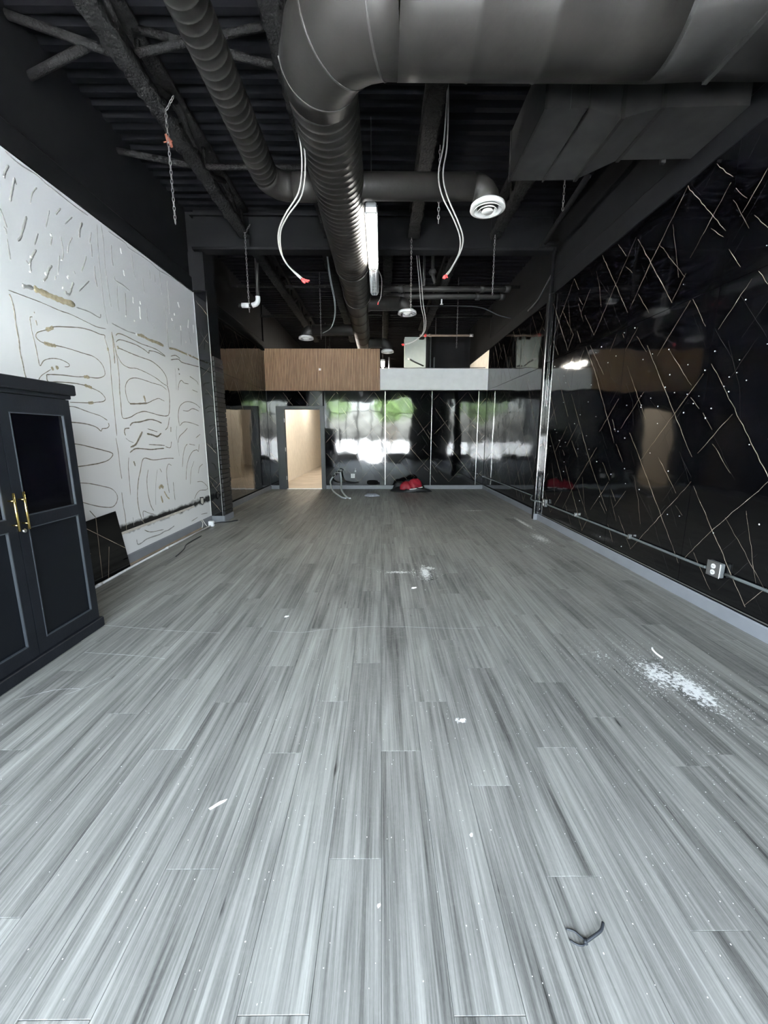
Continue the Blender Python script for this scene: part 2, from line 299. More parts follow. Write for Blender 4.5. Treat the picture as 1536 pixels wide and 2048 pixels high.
def marble_mat():
    m = bpy.data.materials.new('gloss_black_marble_sheet'); m.use_nodes = True; t = m.node_tree
    b = t.nodes['Principled BSDF']; b.inputs['Base Color'].default_value = (.0022, .0022, .0027, 1)
    b.inputs['Roughness'].default_value = .055; b.inputs['Specular IOR Level'].default_value = .6
    g = t.nodes.new('ShaderNodeNewGeometry')
    n = t.nodes.new('ShaderNodeTexNoise'); n.inputs['Scale'].default_value = 1.7; n.inputs['Detail'].default_value = 1.5
    t.links.new(g.outputs['Position'], n.inputs['Vector'])
    bm = t.nodes.new('ShaderNodeBump'); bm.inputs['Strength'].default_value = .10; bm.inputs['Distance'].default_value = .06
    t.links.new(n.outputs['Fac'], bm.inputs['Height']); t.links.new(bm.outputs[0], b.inputs['Normal'])
    return m
MARBLE = marble_mat()

def glass_mat():
    m = bpy.data.materials.new('clear_pane'); m.use_nodes = True; t = m.node_tree; t.nodes.clear()
    o = t.nodes.new('ShaderNodeOutputMaterial'); mx = t.nodes.new('ShaderNodeMixShader')
    tr = t.nodes.new('ShaderNodeBsdfTransparent'); tr.inputs[0].default_value = (.95, .97, .965, 1)
    gl = t.nodes.new('ShaderNodeBsdfGlossy'); gl.inputs['Roughness'].default_value = .02
    mx.inputs[0].default_value = .06
    t.links.new(tr.outputs[0], mx.inputs[1]); t.links.new(gl.outputs[0], mx.inputs[2]); t.links.new(mx.outputs[0], o.inputs[0])
    return m
GLASS = glass_mat()

def wallboard_mat():
    # white drywall, black overspray left along a removed conduit near the floor
    m = bpy.data.materials.new('white_drywall'); m.use_nodes = True; t = m.node_tree; L = t.links.new
    b = t.nodes['Principled BSDF']; b.inputs['Roughness'].default_value = .55
    g = t.nodes.new('ShaderNodeNewGeometry'); s = t.nodes.new('ShaderNodeSeparateXYZ'); L(g.outputs['Position'], s.inputs[0])
    n = t.nodes.new('ShaderNodeTexNoise'); n.inputs['Scale'].default_value = 8; n.inputs['Detail'].default_value = 4; L(g.outputs['Position'], n.inputs['Vector'])
    def M(op, a, c):
        q = t.nodes.new('ShaderNodeMath'); q.operation = op
        for i, v in enumerate((a, c)):
            if isinstance(v, (int, float)): q.inputs[i].default_value = v
            else: L(v, q.inputs[i])
        return q.outputs[0]
    zc = M('SUBTRACT', s.outputs[2], .395)
    d = M('ABSOLUTE', zc, 0)
    d = M('ADD', d, M('MULTIPLY', M('SUBTRACT', n.outputs['Fac'], .5), .11))
    r = t.nodes.new('ShaderNodeMapRange'); r.inputs['From Min'].default_value = .025; r.inputs['From Max'].default_value = .060
    r.inputs['To Min'].default_value = 1; r.inputs['To Max'].default_value = 0; L(d, r.inputs['Value'])
    c = t.nodes.new('ShaderNodeMix'); c.data_type = 'RGBA'
    c.inputs['A'].default_value = (.76, .765, .77, 1); c.inputs['B'].default_value = (.012, .012, .012, 1)
    L(r.outputs[0], c.inputs['Factor']); L(c.outputs['Result'], b.inputs['Base Color'])
    return m
WALLBOARD = wallboard_mat()

def plank_mat():
    m = bpy.data.materials.new('grey_vinyl_plank'); m.use_nodes = True; t = m.node_tree; L = t.links.new
    b = t.nodes['Principled BSDF']
    g = t.nodes.new('ShaderNodeNewGeometry'); oi = t.nodes.new('ShaderNodeObjectInfo'); oc = t.nodes.new('ShaderNodeSeparateColor'); L(oi.outputs['Color'], oc.inputs[0])
    def M(op, a, c=0.0, cl=False):
        q = t.nodes.new('ShaderNodeMath'); q.operation = op; q.use_clamp = cl
        for i, v in enumerate((a, c)):
            if isinstance(v, (int, float)): q.inputs[i].default_value = v
            else: L(v, q.inputs[i])
        return q.outputs[0]
    cb = t.nodes.new('ShaderNodeCombineXYZ'); L(M('MULTIPLY', oc.outputs[1], 37.0), cb.inputs[0]); L(M('MULTIPLY', oc.outputs[1], 91.0), cb.inputs[1])
    ad = t.nodes.new('ShaderNodeVectorMath'); ad.operation = 'ADD'; L(g.outputs['Position'], ad.inputs[0]); L(cb.outputs[0], ad.inputs[1])
    def noise(sx, sy, det, src, rough=.5, dist=0):
        mp = t.nodes.new('ShaderNodeMapping'); mp.inputs['Scale'].default_value = (sx, sy, 1); L(src, mp.inputs[0])
        n = t.nodes.new('ShaderNodeTexNoise'); n.inputs['Scale'].default_value = 1; n.inputs['Detail'].default_value = det
        n.inputs['Roughness'].default_value = rough; n.inputs['Distortion'].default_value = dist; L(mp.outputs[0], n.inputs['Vector']); return n.outputs['Fac']
    A = ad.outputs[0]; P = g.outputs['Position']
    def rng(v, a, c, lo=0.0, hi=1.0):
        r = t.nodes.new('ShaderNodeMapRange'); r.inputs['From Min'].default_value = a; r.inputs['From Max'].default_value = c
        r.inputs['To Min'].default_value = lo; r.inputs['To Max'].default_value = hi; L(v, r.inputs['Value']); return r.outputs[0]
    fine = rng(noise(190, 3.2, 3, A, .6), .33, .67, -1, 1)
    mid = rng(noise(46, 1.2, 3, A, .55, .3), .32, .68, -1, 1)
    wide = rng(noise(11, .55, 2, A), .34, .66, -1, 1)
    spotty = rng(noise(420, 60, 2, A), .3, .7, -1, 1)
    rnd = M('SUBTRACT', oc.outputs[0], .5)
    v = M('ADD', .172, M('MULTIPLY', fine, .044)); v = M('ADD', v, M('MULTIPLY', mid, .062)); v = M('ADD', v, M('MULTIPLY', wide, .052))
    v = M('ADD', v, M('MULTIPLY', rnd, .065)); v = M('ADD', v, M('MULTIPLY', spotty, .012))
    # knots
    kn = rng(noise(26, 5, 1, A), .735, .80); v = M('SUBTRACT', v, M('MULTIPLY', kn, .10))
    # trodden dust, denser in the rear half of the room
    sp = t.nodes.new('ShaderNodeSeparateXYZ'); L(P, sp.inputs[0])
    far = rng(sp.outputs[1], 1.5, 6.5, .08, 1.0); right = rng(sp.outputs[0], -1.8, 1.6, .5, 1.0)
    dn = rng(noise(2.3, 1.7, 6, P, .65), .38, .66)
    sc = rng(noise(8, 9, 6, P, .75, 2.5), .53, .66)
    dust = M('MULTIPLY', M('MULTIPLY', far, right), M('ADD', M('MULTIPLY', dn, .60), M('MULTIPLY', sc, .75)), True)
    # spilled plaster, each spill with its own outline
    spill = None
    for (x, y, rx, ry, th) in ((.46, 3.98, .07, .30, .46), (.52, 4.12, .09, .08, .48), (.18, 3.99, .32, .07, .54), (1.66, 2.15, .20, .30, .53), (1.75, 2.02, .12, .30, .48), (1.42, 2.36, .25, .28, .66), (2.22, 5.4, .16, .45, .52), (2.33, 6.4, .07, .8, .5), (1.9, 5.0, .35, .4, .66), (1.78, 7.5, .5, .14, .56), (.40, 1.77, .05, .03, .5)):
        dx = M('DIVIDE', M('SUBTRACT', sp.outputs[0], x), rx); dy = M('DIVIDE', M('SUBTRACT', sp.outputs[1], y), ry)
        d = M('SQRT', M('ADD', M('MULTIPLY', dx, dx), M('MULTIPLY', dy, dy)))
        k = M('SUBTRACT', 1.25, d)
        k = M('MULTIPLY', rng(M('ADD', M('MULTIPLY', k, .30), noise(38, 38, 6, P, .72)), th + .22, th + .30), rng(d, 1.6, 1.0))
        spill = k if spill is None else M('MAXIMUM', spill, k)
    c1 = t.nodes.new('ShaderNodeCombineColor'); L(M('MULTIPLY', v, 1.0), c1.inputs[0]); L(M('MULTIPLY', v, .995), c1.inputs[1]); L(M('MULTIPLY', v, .90), c1.inputs[2])
    x1 = t.nodes.new('ShaderNodeMix'); x1.data_type = 'RGBA'; L(dust, x1.inputs['Factor']); L(c1.outputs[0], x1.inputs['A']); x1.inputs['B'].default_value = (.34, .322, .292, 1)  # dust colour also raised to make up for weak light at the rear
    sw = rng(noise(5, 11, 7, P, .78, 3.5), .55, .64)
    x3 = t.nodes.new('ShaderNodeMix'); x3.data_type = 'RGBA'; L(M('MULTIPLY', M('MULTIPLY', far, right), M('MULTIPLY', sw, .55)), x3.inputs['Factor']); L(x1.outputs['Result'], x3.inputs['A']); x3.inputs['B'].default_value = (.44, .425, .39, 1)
    x2 = t.nodes.new('ShaderNodeMix'); x2.data_type = 'RGBA'; L(M('MULTIPLY', spill, .8), x2.inputs['Factor']); L(x3.outputs['Result'], x2.inputs['A']); x2.inputs['B'].default_value = (.85, .85, .82, 1)
    L(x2.outputs['Result'], b.inputs['Base Color'])
    L(M('ADD', M('ADD', .44, M('MULTIPLY', fine, .05)), M('MULTIPLY', dust, .3)), b.inputs['Roughness'])
    b.inputs['Specular IOR Level'].default_value = .38
    bm = t.nodes.new('ShaderNodeBump'); bm.inputs['Strength'].default_value = .12; bm.inputs['Distance'].default_value = .003; L(fine, bm.inputs['Height']); L(bm.outputs[0], b.inputs['Normal'])
    return m
PLANK = plank_mat()

def wood_mat():
    m = bpy.data.materials.new('walnut_slat'); m.use_nodes = True; t = m.node_tree; L = t.links.new
    b = t.nodes['Principled BSDF']; b.inputs['Roughness'].default_value = .6
    g = t.nodes.new('ShaderNodeNewGeometry'); mp = t.nodes.new('ShaderNodeMapping'); mp.inputs['Scale'].default_value = (70, 4, 2.5); L(g.outputs['Position'], mp.inputs[0])
    n = t.nodes.new('ShaderNodeTexNoise'); n.inputs['Scale'].default_value = 1; n.inputs['Detail'].default_value = 4; L(mp.outputs[0], n.inputs['Vector'])
    cr = t.nodes.new('ShaderNodeValToRGB'); cr.color_ramp.elements[0].position = .3; cr.color_ramp.elements[1].position = .7
    cr.color_ramp.elements[0].color = (.24, .13, .066, 1); cr.color_ramp.elements[1].color = (.45, .285, .16, 1)
    L(n.outputs['Fac'], cr.inputs[0]); L(cr.outputs[0], b.inputs['Base Color'])
    return m
WOOD = wood_mat()
FELT = mat('black_felt_backing', (.02, .017, .015), .95)

# ------------------------------------------------------------------ mesh helpers
class MB:
    def __init__(s): s.v = []; s.f = []; s.sm = []
    def face(s, idx, smooth=False): s.f.append(idx); s.sm.append(smooth)
    def box(s, a, b):
        x0, y0, z0 = a; x1, y1, z1 = b; n = len(s.v)
        s.v += [(x0,y0,z0),(x1,y0,z0),(x1,y1,z0),(x0,y1,z0),(x0,y0,z1),(x1,y0,z1),(x1,y1,z1),(x0,y1,z1)]
        for q in ((0,3,2,1),(4,5,6,7),(0,1,5,4),(1,2,6,5),(2,3,7,6),(3,0,4,7)): s.face([n+i for i in q])
        return s
    def bevbox(s, a, b, r=.005):
        # chamfered box: three stacked outlines each way
        x0,y0,z0 = a; x1,y1,z1 = b; n = len(s.v)
        def ring(z, i): return [(x0+i+(r-i if 0 else 0),y0+r,z)]
        def oct_(z, q):
            return [(x0+r+q,y0+q,z),(x1-r-q,y0+q,z),(x1-q,y0+r+q,z),(x1-q,y1-r-q,z),(x1-r-q,y1-q,z),(x0+r+q,y1-q,z),(x0+q,y1-r-q,z),(x0+q,y0+r+q,z)]
        for z, q in ((z0,r),(z0+r,0),(z1-r,0),(z1,r)): s.v += oct_(z, q)
        s.face([n+i for i in range(7,-1,-1)])
        for k in range(3):
            for i in range(8): j=(i+1)%8; s.face([n+k*8+i,n+k*8+j,n+k*8+8+j,n+k*8+8+i])
        s.face([n+24+i for i in range(8)])
        return s
    def sweep(s, pts, rad, n=12, caps=True, flat=1.0, smooth=True):
        pts = [Vector(p) for p in pts]; m = len(pts)
        if not hasattr(rad, '__len__'): rad = [rad] * m
        T = []
        for i in range(m):
            d = pts[min(i+1,m-1)] - pts[max(i-1,0)]
            T.append(d.normalized() if d.length > 1e-9 else (T[-1] if T else Vector((0,1,0))))
        up = Vector((0,0,1)) if abs(T[0].z) < .9 else Vector((1,0,0))
        N = (up - T[0]*up.dot(T[0])).normalized(); base = len(s.v)
        for i in range(m):
            N = (N - T[i]*N.dot(T[i])).normalized(); B = T[i].cross(N)
            for k in range(n):
                a = 2*math.pi*k/n
                s.v.append(tuple(pts[i] + rad[i]*(math.cos(a)*N*flat + math.sin(a)*B)))
        for i in range(m-1):
            for k in range(n):
                j=(k+1)%n; s.face([base+i*n+k, base+i*n+j, base+(i+1)*n+j, base+(i+1)*n+k], smooth)
        if caps:
            s.face([base+k for k in range(n-1,-1,-1)]); s.face([base+(m-1)*n+k for k in range(n)])
        return s
    def lathe(s, c, prof, n=24, smooth=True):
        base = len(s.v)
        for r, z in prof:
            for k in range(n):
                a = 2*math.pi*k/n; s.v.append((c[0]+r*math.cos(a), c[1]+r*math.sin(a), c[2]+z))
        for i in range(len(prof)-1):
            for k in range(n):
                j=(k+1)%n; s.face([base+i*n+k, base+i*n+j, base+(i+1)*n+j, base+(i+1)*n+k], smooth)
        return s
    def prism(s, poly, axis, a, b):
        # poly of 2D points extruded along axis (0=x:(y,z), 1=y:(x,z), 2=z:(x,y))
        n=len(s.v); m=len(poly)
        def P(p,t): return {0:(t,p[0],p[1]),1:(p[0],t,p[1]),2:(p[0],p[1],t)}[axis]
        s.v += [P(p,a) for p in poly] + [P(p,b) for p in poly]
        s.face([n+i for i in range(m)]); s.face([n+m+i for i in range(m-1,-1,-1)])
        for i in range(m): j=(i+1)%m; s.face([n+i,n+m+i,n+m+j,n+j])
        return s
    def quadloft(s, secs):
        n=len(s.v)
        for q in secs: s.v += list(q)
        m=len(secs[0])
        for i in range(len(secs)-1):
            for k in range(m): j=(k+1)%m; s.face([n+i*m+k,n+i*m+j,n+(i+1)*m+j,n+(i+1)*m+k])
        s.face([n+k for k in range(m-1,-1,-1)]); s.face([n+(len(secs)-1)*m+k for k in range(m)])
        return s
    def mesh(s, name, material, o=(0,0,0)):
        me = bpy.data.meshes.new(name)
        me.from_pydata([(x-o[0],y-o[1],z-o[2]) for x,y,z in s.v], [], s.f)
        me.polygons.foreach_set('use_smooth', s.sm)
        if material: me.materials.append(material)
        me.update(); return me
ORG = {}
def thing(name, label, cat, loc, group=None):
    o = bpy.data.objects.new(name, None); COL.objects.link(o); o.location = loc; o.empty_display_size = .1
    o['label'] = label; o['category'] = cat
    if group: o['group'] = group
    ORG[o.name] = tuple(loc); return o
def part(name, mb, material, parent, label=None, kind=None):
    og = ORG[parent.name]
    me = fixn(mb.mesh(name, material, og)); o = bpy.data.objects.new(name, me); COL.objects.link(o); o.parent = parent
    ORG[o.name] = og
    if label: o['label'] = label
    if kind: o['kind'] = kind
    return o
def solo(name, mb, material, label, cat, loc, group=None, kind=None):
    me = fixn(mb.mesh(name, material, loc)); o = bpy.data.objects.new(name, me); COL.objects.link(o); o.location = loc
    o['label'] = label; o['category'] = cat
    if group: o['group'] = group
    if kind: o['kind'] = kind
    ORG[o.name] = tuple(loc); return o
def struct(name, mb, material, label, cat):
    me = fixn(mb.mesh(name, material)); o = bpy.data.objects.new(name, me); COL.objects.link(o)
    o['kind'] = 'structure'; o['label'] = label; o['category'] = cat
    ORG[o.name] = (0,0,0); return o
def fixn(me):
    import bmesh
    b = bmesh.new(); b.from_mesh(me); bmesh.ops.recalc_face_normals(b, faces=b.faces); b.to_mesh(me); b.free(); return me
def link_copy(o, parent, loc=None, rz=0.0):
    c = o.copy(); COL.objects.link(c); c.parent = parent
    if loc is not None: c.location = loc; c.rotation_euler = (0,0,rz)
    return c
def spline(pts, sub=4):
    P=[Vector(p) for p in pts]; out=[]
    for i in range(len(P)-1):
        a=P[max(i-1,0)]; b=P[i]; c=P[i+1]; d=P[min(i+2,len(P)-1)]
        for k in range(sub):
            t=k/sub; out.append(.5*((2*b)+(c-a)*t+(2*a-5*b+4*c-d)*t*t+(3*b-a-3*c+d)*t**3))
    out.append(P[-1]); return out

# ------------------------------------------------------------------ dimensions
XL, XLF, XR, XRF, YB, YF, ZD = -2.80, -2.95, 2.66, 2.74, 10.70, -1.40, 4.62
YEND = 20.0

# ------------------------------------------------------------------ floor and planks
fl = struct('floor', MB().box((-3.1, YF-.1, -.2), (2.95, YB+.1, -.006)), SLAB, 'grey wood-look vinyl plank floor running the length of the room', 'floor')
PW, PL = .1775, 1.184
KNOWN = {-4:1.078,-6:1.593,-5:1.918,-3:1.568,-2:1.922,-1:1.107,-7:.947,3:2.231,0:1.576,2:1.391,4:1.592,6:1.791,1:.733,-8:1.836,-9:1.32,5:.90}
pcache = {}
def plank_mesh(lx, ly):
    k=(round(lx,4), round(ly,4))
    if k not in pcache:
        mb=MB(); r=.0008; z0,z1=-.006,0
        n=0
        mb.v=[(0,0,z0),(lx,0,z0),(lx,ly,z0),(0,ly,z0),(0,0,z1-r),(lx,0,z1-r),(lx,ly,z1-r),(0,ly,z1-r),(r,r,z1),(lx-r,r,z1),(lx-r,ly-r,z1),(r,ly-r,z1)]
        for q in ((0,1,5,4),(1,2,6,5),(2,3,7,6),(3,0,4,7),(4,5,9,8),(5,6,10,9),(6,7,11,10),(7,4,8,11),(8,9,10,11)): mb.face(list(q))
        pcache[k]=mb.mesh('plank', PLANK)
    return pcache[k]
near = MB(); GAP=.0010
for c in range(-17, 16):
    x0 = max(c*PW, XLF); x1 = min((c+1)*PW, XRF)
    if x1-x0 < .02: continue
    j = KNOWN.get(c, random.uniform(0, PL))
    while j > YF: j -= PL
    y = j
    while y < YB:
        a = max(y, YF); b = min(y+PL, YB)
        if b-a > .01:
            if b > .55:
                o = bpy.data.objects.new('plank', plank_mesh(x1-x0-GAP, b-a-GAP)); COL.objects.link(o); o.parent = fl
                o.location = (x0, a, 0); o.color = (min(max(random.gauss(.5,.24),.05),.95), random.random(), 0, 1)
            else:
                near.box((x0, a, -.006), (x1-GAP, b-GAP, 0))
        y += PL
o = part('plank_run', near, PLANK, fl); o['kind'] = 'stuff'
SCUFF = mat('pale_scuff', (.58, .58, .57), .8)
m = MB()
for line in (SCUFFS):
    P_ = spline([(x_, y_, .0004) for x_, y_ in line], 4); n0 = len(m.v)
    for i, p_ in enumerate(P_):
        h_ = .0015 * random.uniform(.4, 1.3); m.v += [(p_.x, p_.y - h_, .0005), (p_.x, p_.y + h_, .0005)]
    for i in range(len(P_) - 1): k_ = n0 + 2 * i; m.face([k_, k_ + 2, k_ + 3, k_ + 1])
part('scuff_mark', m, SCUFF, fl, kind='stuff')
struct('floor_back', MB().box((-3.1, YB+.1, -.2), (2.95, YEND, -.004)), CONCRETE, 'bare tan concrete floor seen through the rear doorway', 'floor')

# ------------------------------------------------------------------ shell
wl = struct('wall_left', MB().box((-3.10, YF, -.2), (XL-.03, 6.5, ZD)), BLACKPAINT, 'left wall, white glue-marked board below and black paint above', 'wall')
wlb = struct('wall_left_rear', MB().box((-3.10, 6.5, -.2), (XLF-.012, YB-.06, ZD)), BLACKPAINT, 'rear left wall clad in glossy black sheets beyond the pilaster', 'wall')
wr = struct('wall_right', MB().box((XR+.012, YF, -.2), (3.0, 6.70, ZD)), BLACKPAINT, 'right wall clad in glossy black veined sheets', 'wall')
wrb = struct('wall_right_rear', MB().box((XRF+.012, 6.70, -.2), (3.0, YB-.06, ZD)), BLACKPAINT, 'rear right wall of glossy black sheets beyond the metal corner trim', 'wall')
board = part('drywall', MB().box((XL-.03, YF, .08), (XL, 6.5, 3.50)), WALLBOARD, wl, 'white drywall face with dried adhesive lines')
# projecting black strip of the upper walls
part('ledge', MB().prism([(XL-.03,3.505),(XL+.012,3.505),(XL+.012,3.70),(XL-.03,3.74)],1,YF,6.5), BLACKPAINT, wl)
part('ledge', MB().prism([(XR+.012,3.555),(XR-.012,3.555),(XR-.012,3.78),(XR+.012,3.81)],1,YF,6.70), BLACKPAINT, wr)
part('ledge', MB().prism([(XLF-.012,3.505),(XLF+.03,3.505),(XLF+.03,3.70),(XLF-.012,3.74)],1,6.72,YB-.06), BLACKPAINT, wlb)
part('ledge', MB().prism([(XRF+.012,3.555),(XRF-.012,3.555),(XRF-.012,3.78),(XRF+.012,3.81)],1,6.76,YB-.06), BLACKPAINT, wrb)
# space behind the partition
struct('wall_left_back_room', MB().box((-3.10, YB+.06, -.2), (-2.90, YEND, 3.52)), CREAM, 'pale cream wall of the passage behind the doorway', 'wall')
struct('wall_left_back_room_upper', MB().box((-3.10, YB-.06, 3.52), (-2.93, YEND, ZD)), BLACKPAINT, 'black painted strip above the cream passage wall', 'wall')
struct('wall_right_back_room', MB().box((2.76, YB+.06, -.2), (3.0, YEND, 3.56)), CREAM, 'bare cream wall showing behind the white header', 'wall')
struct('wall_right_back_room_upper', MB().box((2.74, YB-.06, 3.56), (3.0, YEND, ZD)), BLACKPAINT, 'black painted upper right wall behind the header', 'wall')
struct('wall_end', MB().box((-3.1, YEND, -.2), (3.0, YEND+.2, ZD)), CREAM, 'far end wall of the back passage', 'wall')
struct('wall_back_room', MB().box((1.42, 13.0, -.1), (2.76, 13.15, ZD)), BLACKPAINT, 'dark wall rising behind the white header', 'wall')
struct('trim_wall_light', MB().box((-1.2, 13.6, -.004), (1.42, 13.7, 3.0)), CREAM, 'cream cross wall closing the passage on the right', 'wall')

# corrugated roof deck
mb = MB(); prof=[]; y=YF-.1
while y < YEND:
    prof += [(y,ZD+.02),(y+.055,ZD+.02),(y+.075,ZD-.035),(y+.135,ZD-.035)]; y += .155
prof += [(YEND,ZD+.02)]
poly = prof + [(YEND,ZD+.2),(YF-.1,ZD+.2)]
n=len(prof)
mb.v = [(-3.1,a,b) for a,b in prof]+[(3.0,a,b) for a,b in prof]
for i in range(n-1): mb.face([i,i+1,n+i+1,n+i])
mb.box((-3.1,YF-.1,ZD+.05),(3.0,YEND+.2,ZD+.2))
struct('ceiling', mb, DECKPAINT, 'black corrugated metal roof deck', 'ceiling')

# ------------------------------------------------------------------ front of the shop (behind the camera, mirrored in the sheets)
wf = MB()
wf.box((1.60,YF-.15,-.2),(3.0,YF,ZD)); wf.box((-3.1,YF-.15,3.40),(1.60,YF,ZD)); wf.box((-3.1,YF-.15,-.2),(-1.36,YF,.42)); wf.box((.36,YF-.15,-.2),(1.60,YF,.42)); wf.box((-3.1,YF-.15,.42),(-2.76,YF,3.40))
struct('wall_front', wf, mat('front_wall_paint', (.10,.10,.105), .7), 'storefront wall mirrored in the glossy sheets', 'wall')
def window(name, label, x0, x1, z0, z1, bars, zb):
    m=MB(); t=.06; y0,y1=YF-.11,YF-.02
    m.box((x0,y0,z0),(x0+t,y1,z1)); m.box((x1-t,y0,z0),(x1,y1,z1)); m.box((x0+t,y0,z0),(x1-t,y1,z0+t)); m.box((x0+t,y0,z1-t),(x1-t,y1,z1))
    m.box((x0+t,y0,zb-t/2),(x1-t,y1,zb+t/2))
    for b in bars: m.box((b-t/2,y0,z0+t),(b+t/2,y1,zb-t/2)); m.box((b-t/2,y0,zb+t/2),(b+t/2,y1,z1-t))
    w_=struct(name,m,FRAMEMETAL,label,'window' if 'window' in name else 'door')
    xs=[x0+t]+[b for b in bars]+[x1-t]
    for i in range(len(xs)-1):
        a=xs[i]+(t/2 if i else 0); b=xs[i+1]-(t/2 if i<len(xs)-2 else 0)
        for c,d in ((z0+t,zb-t/2),(zb+t/2,z1-t)):
            part('pane', MB().box((a,YF-.07,c),(b,YF-.064,d)), GLASS, w_)
window('window_1','wide storefront window mirrored left in the rear sheets',-2.76,-1.36,.42,3.40,[-2.06],2.65)
window('door_2','glazed storefront entrance door mirrored in the rear sheets',-1.36,.36,.02,3.40,[-.5],2.65)
window('window_2','narrow storefront side light beside the entrance',.36,1.60,.42,3.40,[],2.65)
struct('ground_outside', MB().box((-60,-80,-.3),(60,YF-.15,-.12)), PAVE, 'bright pavement outside the storefront', 'pavement')
def tree(x,y,h,r,label,seed):
    rr=random.Random(seed)
    t=thing('street_tree',label,'tree',(x,y,-.12),'trees outside the storefront')
    m=MB(); m.sweep([(x,y,-.12),(x+.1,y,h*.4),(x,y+.1,h*.75)],[.16,.12,.05],8)
    for k in range(5):
        a=k*1.3; m.sweep([(x+.08,y,h*.42),(x+math.cos(a)*r*.6,y+math.sin(a)*r*.6,h*.7)],[.06,.02],5)
    part('trunk',m,BARK,t)
    m=MB()
    for k in range(900):
        u=Vector((rr.gauss(0,1),rr.gauss(0,1),rr.gauss(0,1))).normalized()*r*(rr.random()**.33)
        c=Vector((x,y,h*.72))+Vector((u.x,u.y,u.z*.8)); s_=rr.uniform(.12,.24)
        d=Vector((rr.gauss(0,1),rr.gauss(0,1),rr.gauss(0,1))).normalized(); e=d.orthogonal().normalized(); n_=len(m.v)
        f_=d.cross(e)
        for q in (e*s_+f_*0,f_*s_*.6,-e*s_,-f_*s_*.6): m.v.append(tuple(c+q))
        m.face([n_,n_+1,n_+2,n_+3])
    part('foliage',m,LEAF,t)
tree(-5.5,-24,6.5,2.3,'green tree outside, mirrored left of the rear sheets',1)
tree(1.2,-19,5.6,1.9,'green tree outside, mirrored at centre of the rear sheets',2)
tree(9.5,-26,7.0,2.6,'green tree outside, mirrored right of the rear sheets',3)

# ------------------------------------------------------------------ glossy veined sheets
scache={}
def dispf(var):
    rr=random.Random(100+var); a=[(rr.uniform(-1,1),rr.uniform(2,5),rr.uniform(1,4),rr.uniform(0,6)) for _ in range(4)]
    bow=rr.choice((1,-1))*rr.uniform(.6,1)
    def d(u,v):
        s_=bow*.0022*(1-((u-.6)/.6)**2)
        for A_,fu,fv,ph in a: s_+=A_*.0005*math.sin(fu*u+fv*v+ph)
        return s_
    return d
def sheet_meshes(wd,ht,var,pat,v0):
    key=(round(wd,3),round(ht,3),var,pat,round(v0,2))
    if key in scache: return scache[key]
    d=dispf(var); nx=max(3,int(wd/.12)); nz=max(3,int(ht/.16)); mb=MB()
    for j in range(nz+1):
        for i in range(nx+1):
            u=wd*i/nx; v=ht*j/nz; mb.v.append((u,-d(u,v+v0)-.006,v))
    for j in range(nz):
        for i in range(nx):
            k=j*(nx+1)+i; mb.face([k,k+1,k+nx+2,k+nx+1],True)
    # sheet edges
    n0=len(mb.v); ring=[i for i in range(nx+1)]+[j*(nx+1)+nx for j in range(1,nz+1)]+[nz*(nx+1)+i for i in range(nx-1,-1,-1)]+[j*(nx+1) for j in range(nz-1,0,-1)]
    M_=len(ring)
    for r in ring: mb.v.append(mb.v[r])
    for r in ring: u,_,v=mb.v[r]; mb.v.append((u,.006,v))
    for a in range(M_):
        b=(a+1)%M_; mb.face([n0+a,n0+M_+a,n0+M_+b,n0+b])
    me=mb.mesh('marble_sheet',MARBLE)
    vm={0:MB(),1:MB()}; rr=random.Random(500+var*7+pat)
    segs=[(w_,p) for w_,p in VEINS[pat]]
    for k in range(16):
        u=rr.uniform(0,1.2); v=rr.uniform(0,2.4); L_=rr.uniform(.1,.55); a=math.radians(rr.choice((-52,-50,-58,50,54)))
        segs.append((rr.uniform(1.2,2.2),[(u,v),(u+math.cos(a)*L_,v+math.sin(a)*L_)]))
    for w_,p in segs:
        if w_>=6:
            k_=.28; a_,b_=p[0],p[1]; c_,d_=p[-2],p[-1]
            p=[(a_[0]-(b_[0]-a_[0])*k_,a_[1]-(b_[1]-a_[1])*k_)]+p[1:-1]+[(d_[0]+(d_[0]-c_[0])*k_,d_[1]+(d_[1]-c_[1])*k_)]
        pts=[]
        for i in range(len(p)-1):
            L_=math.hypot(p[i+1][0]-p[i][0],p[i+1][1]-p[i][1]); m=max(1,int(L_/.05))
            for q in range(m): t_=q/m; pts.append((p[i][0]+(p[i+1][0]-p[i][0])*t_,p[i][1]+(p[i+1][1]-p[i][1])*t_))
        pts.append(p[-1]); N=len(pts); run=[]
        out=vm[0 if w_>2.5 else 1]
        for i,(u,v) in enumerate(pts):
            u+=rr.uniform(-.004,.004); v=v-v0+rr.uniform(-.004,.004)
            if .004<u<wd-.004 and .004<v<ht-.004: run.append((u,v,i/(N-1)))
            elif run:
                if len(run)>1: ribbon(out,run,w_,d,v0,rr)
                run=[]
        if len(run)>1: ribbon(out,run,w_,d,v0,rr)
    vo=vm[0].mesh('vein',VEINMAT) if vm[0].v else None
    vt=vm[1].mesh('vein',VEINTHIN) if vm[1].v else None
    scache[key]=(me,vo,vt); return scache[key]
def ribbon(mb,run,w_,d,v0,rr):
    n0=len(mb.v)
    for i,(u,v,t) in enumerate(run):
        a=run[max(i-1,0)]; b=run[min(i+1,len(run)-1)]; du,dv=b[0]-a[0],b[1]-a[1]; L_=math.hypot(du,dv) or 1
        h=w_*.00031*(.55+.75*math.sin(math.pi*min(max(t,.08),.92)))*rr.uniform(.75,1.25)
        nu,nv=-dv/L_*h,du/L_*h
        for sg in (1,-1): mb.v.append((u+sg*nu,-d(u,v+v0)-.0075,v+sg*nv))
    for i in range(len(run)-1): k=n0+2*i; mb.face([k,k+1,k+3,k+2],True)
NV=[0]
